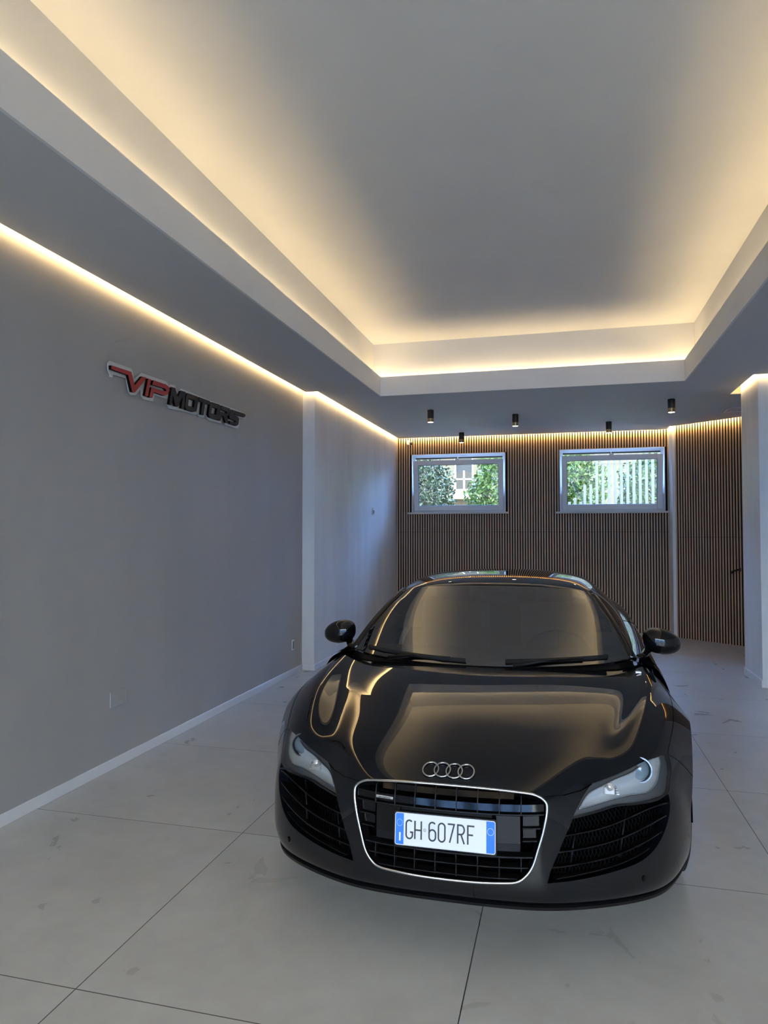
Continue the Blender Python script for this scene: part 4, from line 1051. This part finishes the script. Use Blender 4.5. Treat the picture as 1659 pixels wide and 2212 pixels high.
# dark ceramic border of the glass
fb = MB()
e1 = WSS.ev(np.full(41, 0.0), np.linspace(0, 10, 41))[0]; 
V = []; F = []
for (q0_, q1_) in ((0, .16),):
    X0 = WSS.nrm(np.full(61, q0_), np.linspace(0, 10, 61)); X1 = WSS.nrm(np.full(61, q1_), np.linspace(0, 10, 61)); a_ = X0[0]+np.array((0, .0, -.004)); b_ = X1[0]+np.array((0, .003, -.003))
    n0 = len(V); V += list(a_)+list(b_); F += [(n0+i, n0+i+1, n0+62+i, n0+61+i) for i in range(60)]
X0 = WSS.ev(np.full(61, 2.93), np.linspace(0, 10, 61))[0]; X1 = WSS.ev(np.full(61, 3.0), np.linspace(0, 10, 61))[0]
n0 = len(V); V += list(X0+np.array((0, .003, -.003)))+list(X1+np.array((0, .003, -.003))); F += [(n0+i, n0+i+1, n0+62+i, n0+61+i) for i in range(60)]
for s in (0, 10):
    t = np.linspace(0, 3, 31); X0 = WSS.ev(t, np.full(31, float(s)))[0]; X1 = WSS.ev(t, np.full(31, s+(.28 if s == 0 else -.28)))[0]
    n0 = len(V); V += list(X0+np.array((0, .003, -.003)))+list(X1+np.array((0, .003, -.003))); F += [(n0+i, n0+i+1, n0+32+i, n0+31+i) for i in range(30)]
mk('glass_border', V, F, M['satin_black'], ws, smooth=True)
# cowl between hood and glass
cw0 = sev(np.full(61, .0), np.linspace(9-5.4, 9+5.4, 61), .0)[0]; cw1 = WSS.ev(np.full(61, 0.), np.linspace(0, 10, 61))[0]
V = list(cw0+np.array((0, 0, -.012)))+list((cw0+cw1)/2+np.array((0, .0, -.028)))+list(cw1+np.array((0, .01, -.012)))
mk('cowl', V, [(r_*61+i, r_*61+i+1, (r_+1)*61+i+1, (r_+1)*61+i) for r_ in (0, 1) for i in range(60)], M['satin_black'], car, smooth=True)
# side joint between hood, fender and door at the pillar foot
RF = [
 TOPW,
 [(0,1.82,1.213),(.17,1.83,1.211),(.32,1.85,1.203),(.43,1.88,1.191),(.51,1.905,1.177),(.565,1.93,1.158)],
 [(0,2.10,1.243),(.18,2.10,1.240),(.34,2.11,1.229),(.46,2.13,1.212),(.54,2.15,1.192),(.588,2.16,1.166)],
 [(0,2.45,1.252),(.18,2.45,1.249),(.35,2.45,1.238),(.47,2.45,1.22),(.55,2.45,1.197),(.595,2.45,1.168)],
 [(0,2.85,1.232),(.18,2.85,1.229),(.35,2.85,1.215),(.47,2.85,1.195),(.545,2.85,1.168),(.588,2.85,1.138)],
 [(0,3.25,1.165),(.18,3.25,1.162),(.34,3.25,1.15),(.45,3.25,1.13),(.52,3.25,1.105),(.56,3.25,1.075)],
 [(0,3.65,1.075),(.18,3.65,1.073),(.32,3.65,1.065),(.42,3.65,1.05),(.49,3.65,1.03),(.53,3.65,1.00)],
 [(0,4.05,.985),(.17,4.05,.984),(.30,4.05,.98),(.40,4.05,.972),(.47,4.05,.96),(.51,4.05,.94)],
 [(0,4.3,.93),(.17,4.3,.93),(.30,4.3,.927),(.40,4.3,.922),(.47,4.3,.915),(.51,4.3,.90)],
]
rf, RFS = grid_mesh(RF, 'roof', M['paint'], mask=lambda q, p: q < 5.0)
grid_mesh(RF, 'rear_window', M['side_glass'], mask=lambda q, p: q >= 5.0)
# side glasshouse (pillar, door glass, rear panel)
def side(s):
    tops = [TOPW[-1], RF[1][-1], RF[2][-1], RF[3][-1], RF[4][-1], RF[5][-1], RF[6][-1], RF[7][-1]]
    bots = [(.735,1.355,.856), (.765,1.55,.858), (.79,1.95,.868), (.795,2.4,.885), (.78,2.85,.908), (.755,3.25,.93), (.72,3.65,.945), (.66,4.05,.945)]
    rows = []
    for t_, b_ in zip(tops, bots):
        t_, b_ = np.array(t_), np.array(b_)
        rows.append([tuple(b_*(1-k)+t_*k+np.array((.03*4*k*(1-k), 0, .01*4*k*(1-k)))) for k in (0, .33, .67, 1)])
    A = np.array(rows); A[:, :, 0] *= s
    gm = lambda q, p: .5 < q < 3.67 and .167 < p < 2.83
    grid_mesh(A, 'side_window', M['side_glass'], sym=False, mask=gm)
    grid_mesh(A, 'pillar_panel', M['paint'], sym=False, mask=lambda q, p: not gm(q, p))
for s in (1, -1): side(s)
# A pillars: painted tubes following the glass edge
for s in (1, -1):
    ap = MB(); P = [WSS.ev([t], [10.0 if s > 0 else 0.0])[0][0]+np.array((s*.014, .012, -.004)) for t in np.linspace(0, 3, 13)]
    ap.tube(P, [.021]*13, n=10, sq=(1, .75)); ap.build('windshield_pillar', M['paint'], car, smooth=True)
# door mirrors
def mirror(s):
    mr = empty('door_mirror'); mr.parent = car
    C_ = Vector((s*.925, 1.655, .905)) 
    nu, nv = 28, 20; V = []; F = []
    hx, hy, hz = .100, .085, .070
    def sgnpow(x, e): return math.copysign(abs(x)**e, x)
    for i in range(nv+1):
        ph = math.pi*(i/nv-.5)
        for j in range(nu):
            th = 2*math.pi*j/nu
            x = sgnpow(math.cos(ph), .75)*sgnpow(math.cos(th), .75); y = sgnpow(math.cos(ph), .8)*sgnpow(math.sin(th), .8); z = sgnpow(math.sin(ph), .8)
            # inner end taller, outer end tapers, flat at the back
            xo = x*s; k = 1-.30*max(0, xo)**1.5; zz = z*(k if z > 0 else 1-.18*max(0, xo))
            yy = y if y < 0 else y*.35
            V.append((C_.x+x*hx, C_.y+yy*hy+.25*hy*max(0, xo), C_.z+zz*hz+.012*(-xo)))
    for i in range(nv):
        for j in range(nu): F.append((i*nu+j, i*nu+(j+1) % nu, (i+1)*nu+(j+1) % nu, (i+1)*nu+j))
    hi = [f for f in F if sum(V[k][2] for k in f)/4 > C_.z-.016]; lo = [f for f in F if f not in hi]
    mk('mirror_cap', V, hi, M['paint'], mr, smooth=True)
    mk('mirror_shell', [tuple(Vector(v)*1.0) for v in V], lo, M['gloss_black'], mr, smooth=True)
    mk('mirror_glass', [(C_.x-s*.012+math.cos(t)*hx*.68, C_.y+.034, C_.z-.004+math.sin(t)*hz*.55) for t in np.linspace(0, 2*math.pi, 25)[:-1]], [tuple(range(24))], M['chrome'], mr)
    st = MB(); st.tube([(s*.785, 1.46, .835), (s*.815, 1.52, .845), (s*.855, 1.61, .872)], [.030, .022, .024], n=10, sq=(1, .7)); st.build('mirror_arm', M['gloss_black'], mr, smooth=True)
for s in (1, -1): mirror(s)
# wipers
def wiper(P, B):
    wp = empty('wiper'); wp.parent = car
    a_ = MB(); a_.tube(P, [.011, .008, .006], n=6); a_.build('arm', M['satin_black'], wp, smooth=True)
    b_ = MB(); b_.tube(B, .006, n=6, sq=(1, 1.8)); b_.build('blade', M['rubber'], wp, smooth=True)
def wsp(p, q, d=.012):
    X, n_ = WSS.nrm([q], [p]); n_ = n_[0]; n_ = n_ if n_[2] > 0 else -n_; return X[0]+n_*d
wiper([(-.50, 1.17, .845), tuple(wsp(3.2, .12)), tuple(wsp(4.2, .14))], [wsp(x, .14+.04*math.sin(x), .009) for x in (1.2, 2.0, 3.0, 4.0, 4.6)])
wiper([(.16, 1.09, .842), tuple(wsp(6.6, .12)), tuple(wsp(7.6, .14))], [wsp(x, .13+.03*math.sin(x), .009) for x in (5.6, 6.4, 7.2, 8.0, 8.6)])
# washer jet on the hood
jt = MB(); c_, _ = sev([.55], [CC+5.1], -.004); jt.bbox(-.014, .014, -.008, .008, -.004, .006, .002, Matrix.Translation(Vector(c_[0]))); jt.build('washer_jet', M['alu'], car)
# ---- cabin
cb = empty('cabin'); cb.parent = car
V = []; F = []
A0 = [(-.66,1.36,.815),(-.3,1.24,.815),(0,1.22,.815),(.3,1.24,.815),(.66,1.36,.815)]; A1 = [(-.68,1.62,.85),(-.3,1.60,.86),(0,1.60,.86),(.3,1.60,.875),(.68,1.62,.85)]; A2 = [(-.68,1.68,.70),(-.3,1.68,.70),(0,1.68,.72),(.3,1.68,.70),(.68,1.68,.70)]
grid_mesh([A0, A1, A2], 'dashboard', M['dash'], cb, sym=False, k=5)
stw = MB(); Mw = Matrix.Translation((.36, 1.78, .80)) @ Matrix.Rotation(R(-66), 4, 'X')
stw.tube([Mw @ Vector((.185*math.cos(t), .185*math.sin(t)*(1 if math.sin(t) > -.8 else .93), 0)) for t in np.linspace(0, 2*math.pi, 37)[:-1]], .015, True, 8)
stw.bbox(-.055, .055, -.05, .05, -.02, .01, .01, Mw); stw.bbox(-.18, .18, -.012, .018, -.008, .006, .003, Mw); stw.bbox(-.014, .014, -.18, 0, -.008, .006, .003, Mw)
stw.build('steering_wheel', M['leather'], cb, auto=50)
for s in (1, -1):
    st = MB(); Ms = Matrix.Translation((s*.36, 2.30, .42))
    st.bbox(-.24, .24, -.30, .22, -.12, .08, .04, Ms); st.bbox(-.25, .25, -.06, .06, -.05, .60, .05, Ms @ Matrix.Translation((0, .2, .05)) @ Matrix.Rotation(R(-20), 4, 'X'))
    st.bbox(-.14, .14, -.045, .045, .56, .74, .035, Ms @ Matrix.Translation((0, .2, .05)) @ Matrix.Rotation(R(-16), 4, 'X'))
    st.build('seat', M['leather'], cb, auto=60)
bw = MB(); bw.box(-.62, .62, 2.78, 2.80, .2, 1.02); bw.build('bulkhead', M['dash'], cb)
rm = MB(); Mr = Matrix.Translation((0.02, 1.90, 1.105)); rm.bbox(-.115, .115, -.018, .018, -.032, .032, .012, Mr); rm.tube([(0.0, 1.90, 1.12), (0.0, 1.84, 1.17)], .012, n=8); rm.build('rear_view_mirror', M['black_plastic'], cb, auto=50)
mb = MB(); mb.bbox(-.045, .045, -.03, .02, -.03, .02, .01, Matrix.Translation((-.0, 1.81, 1.165))); mb.build('sensor_housing', M['black_plastic'], cb, auto=50)
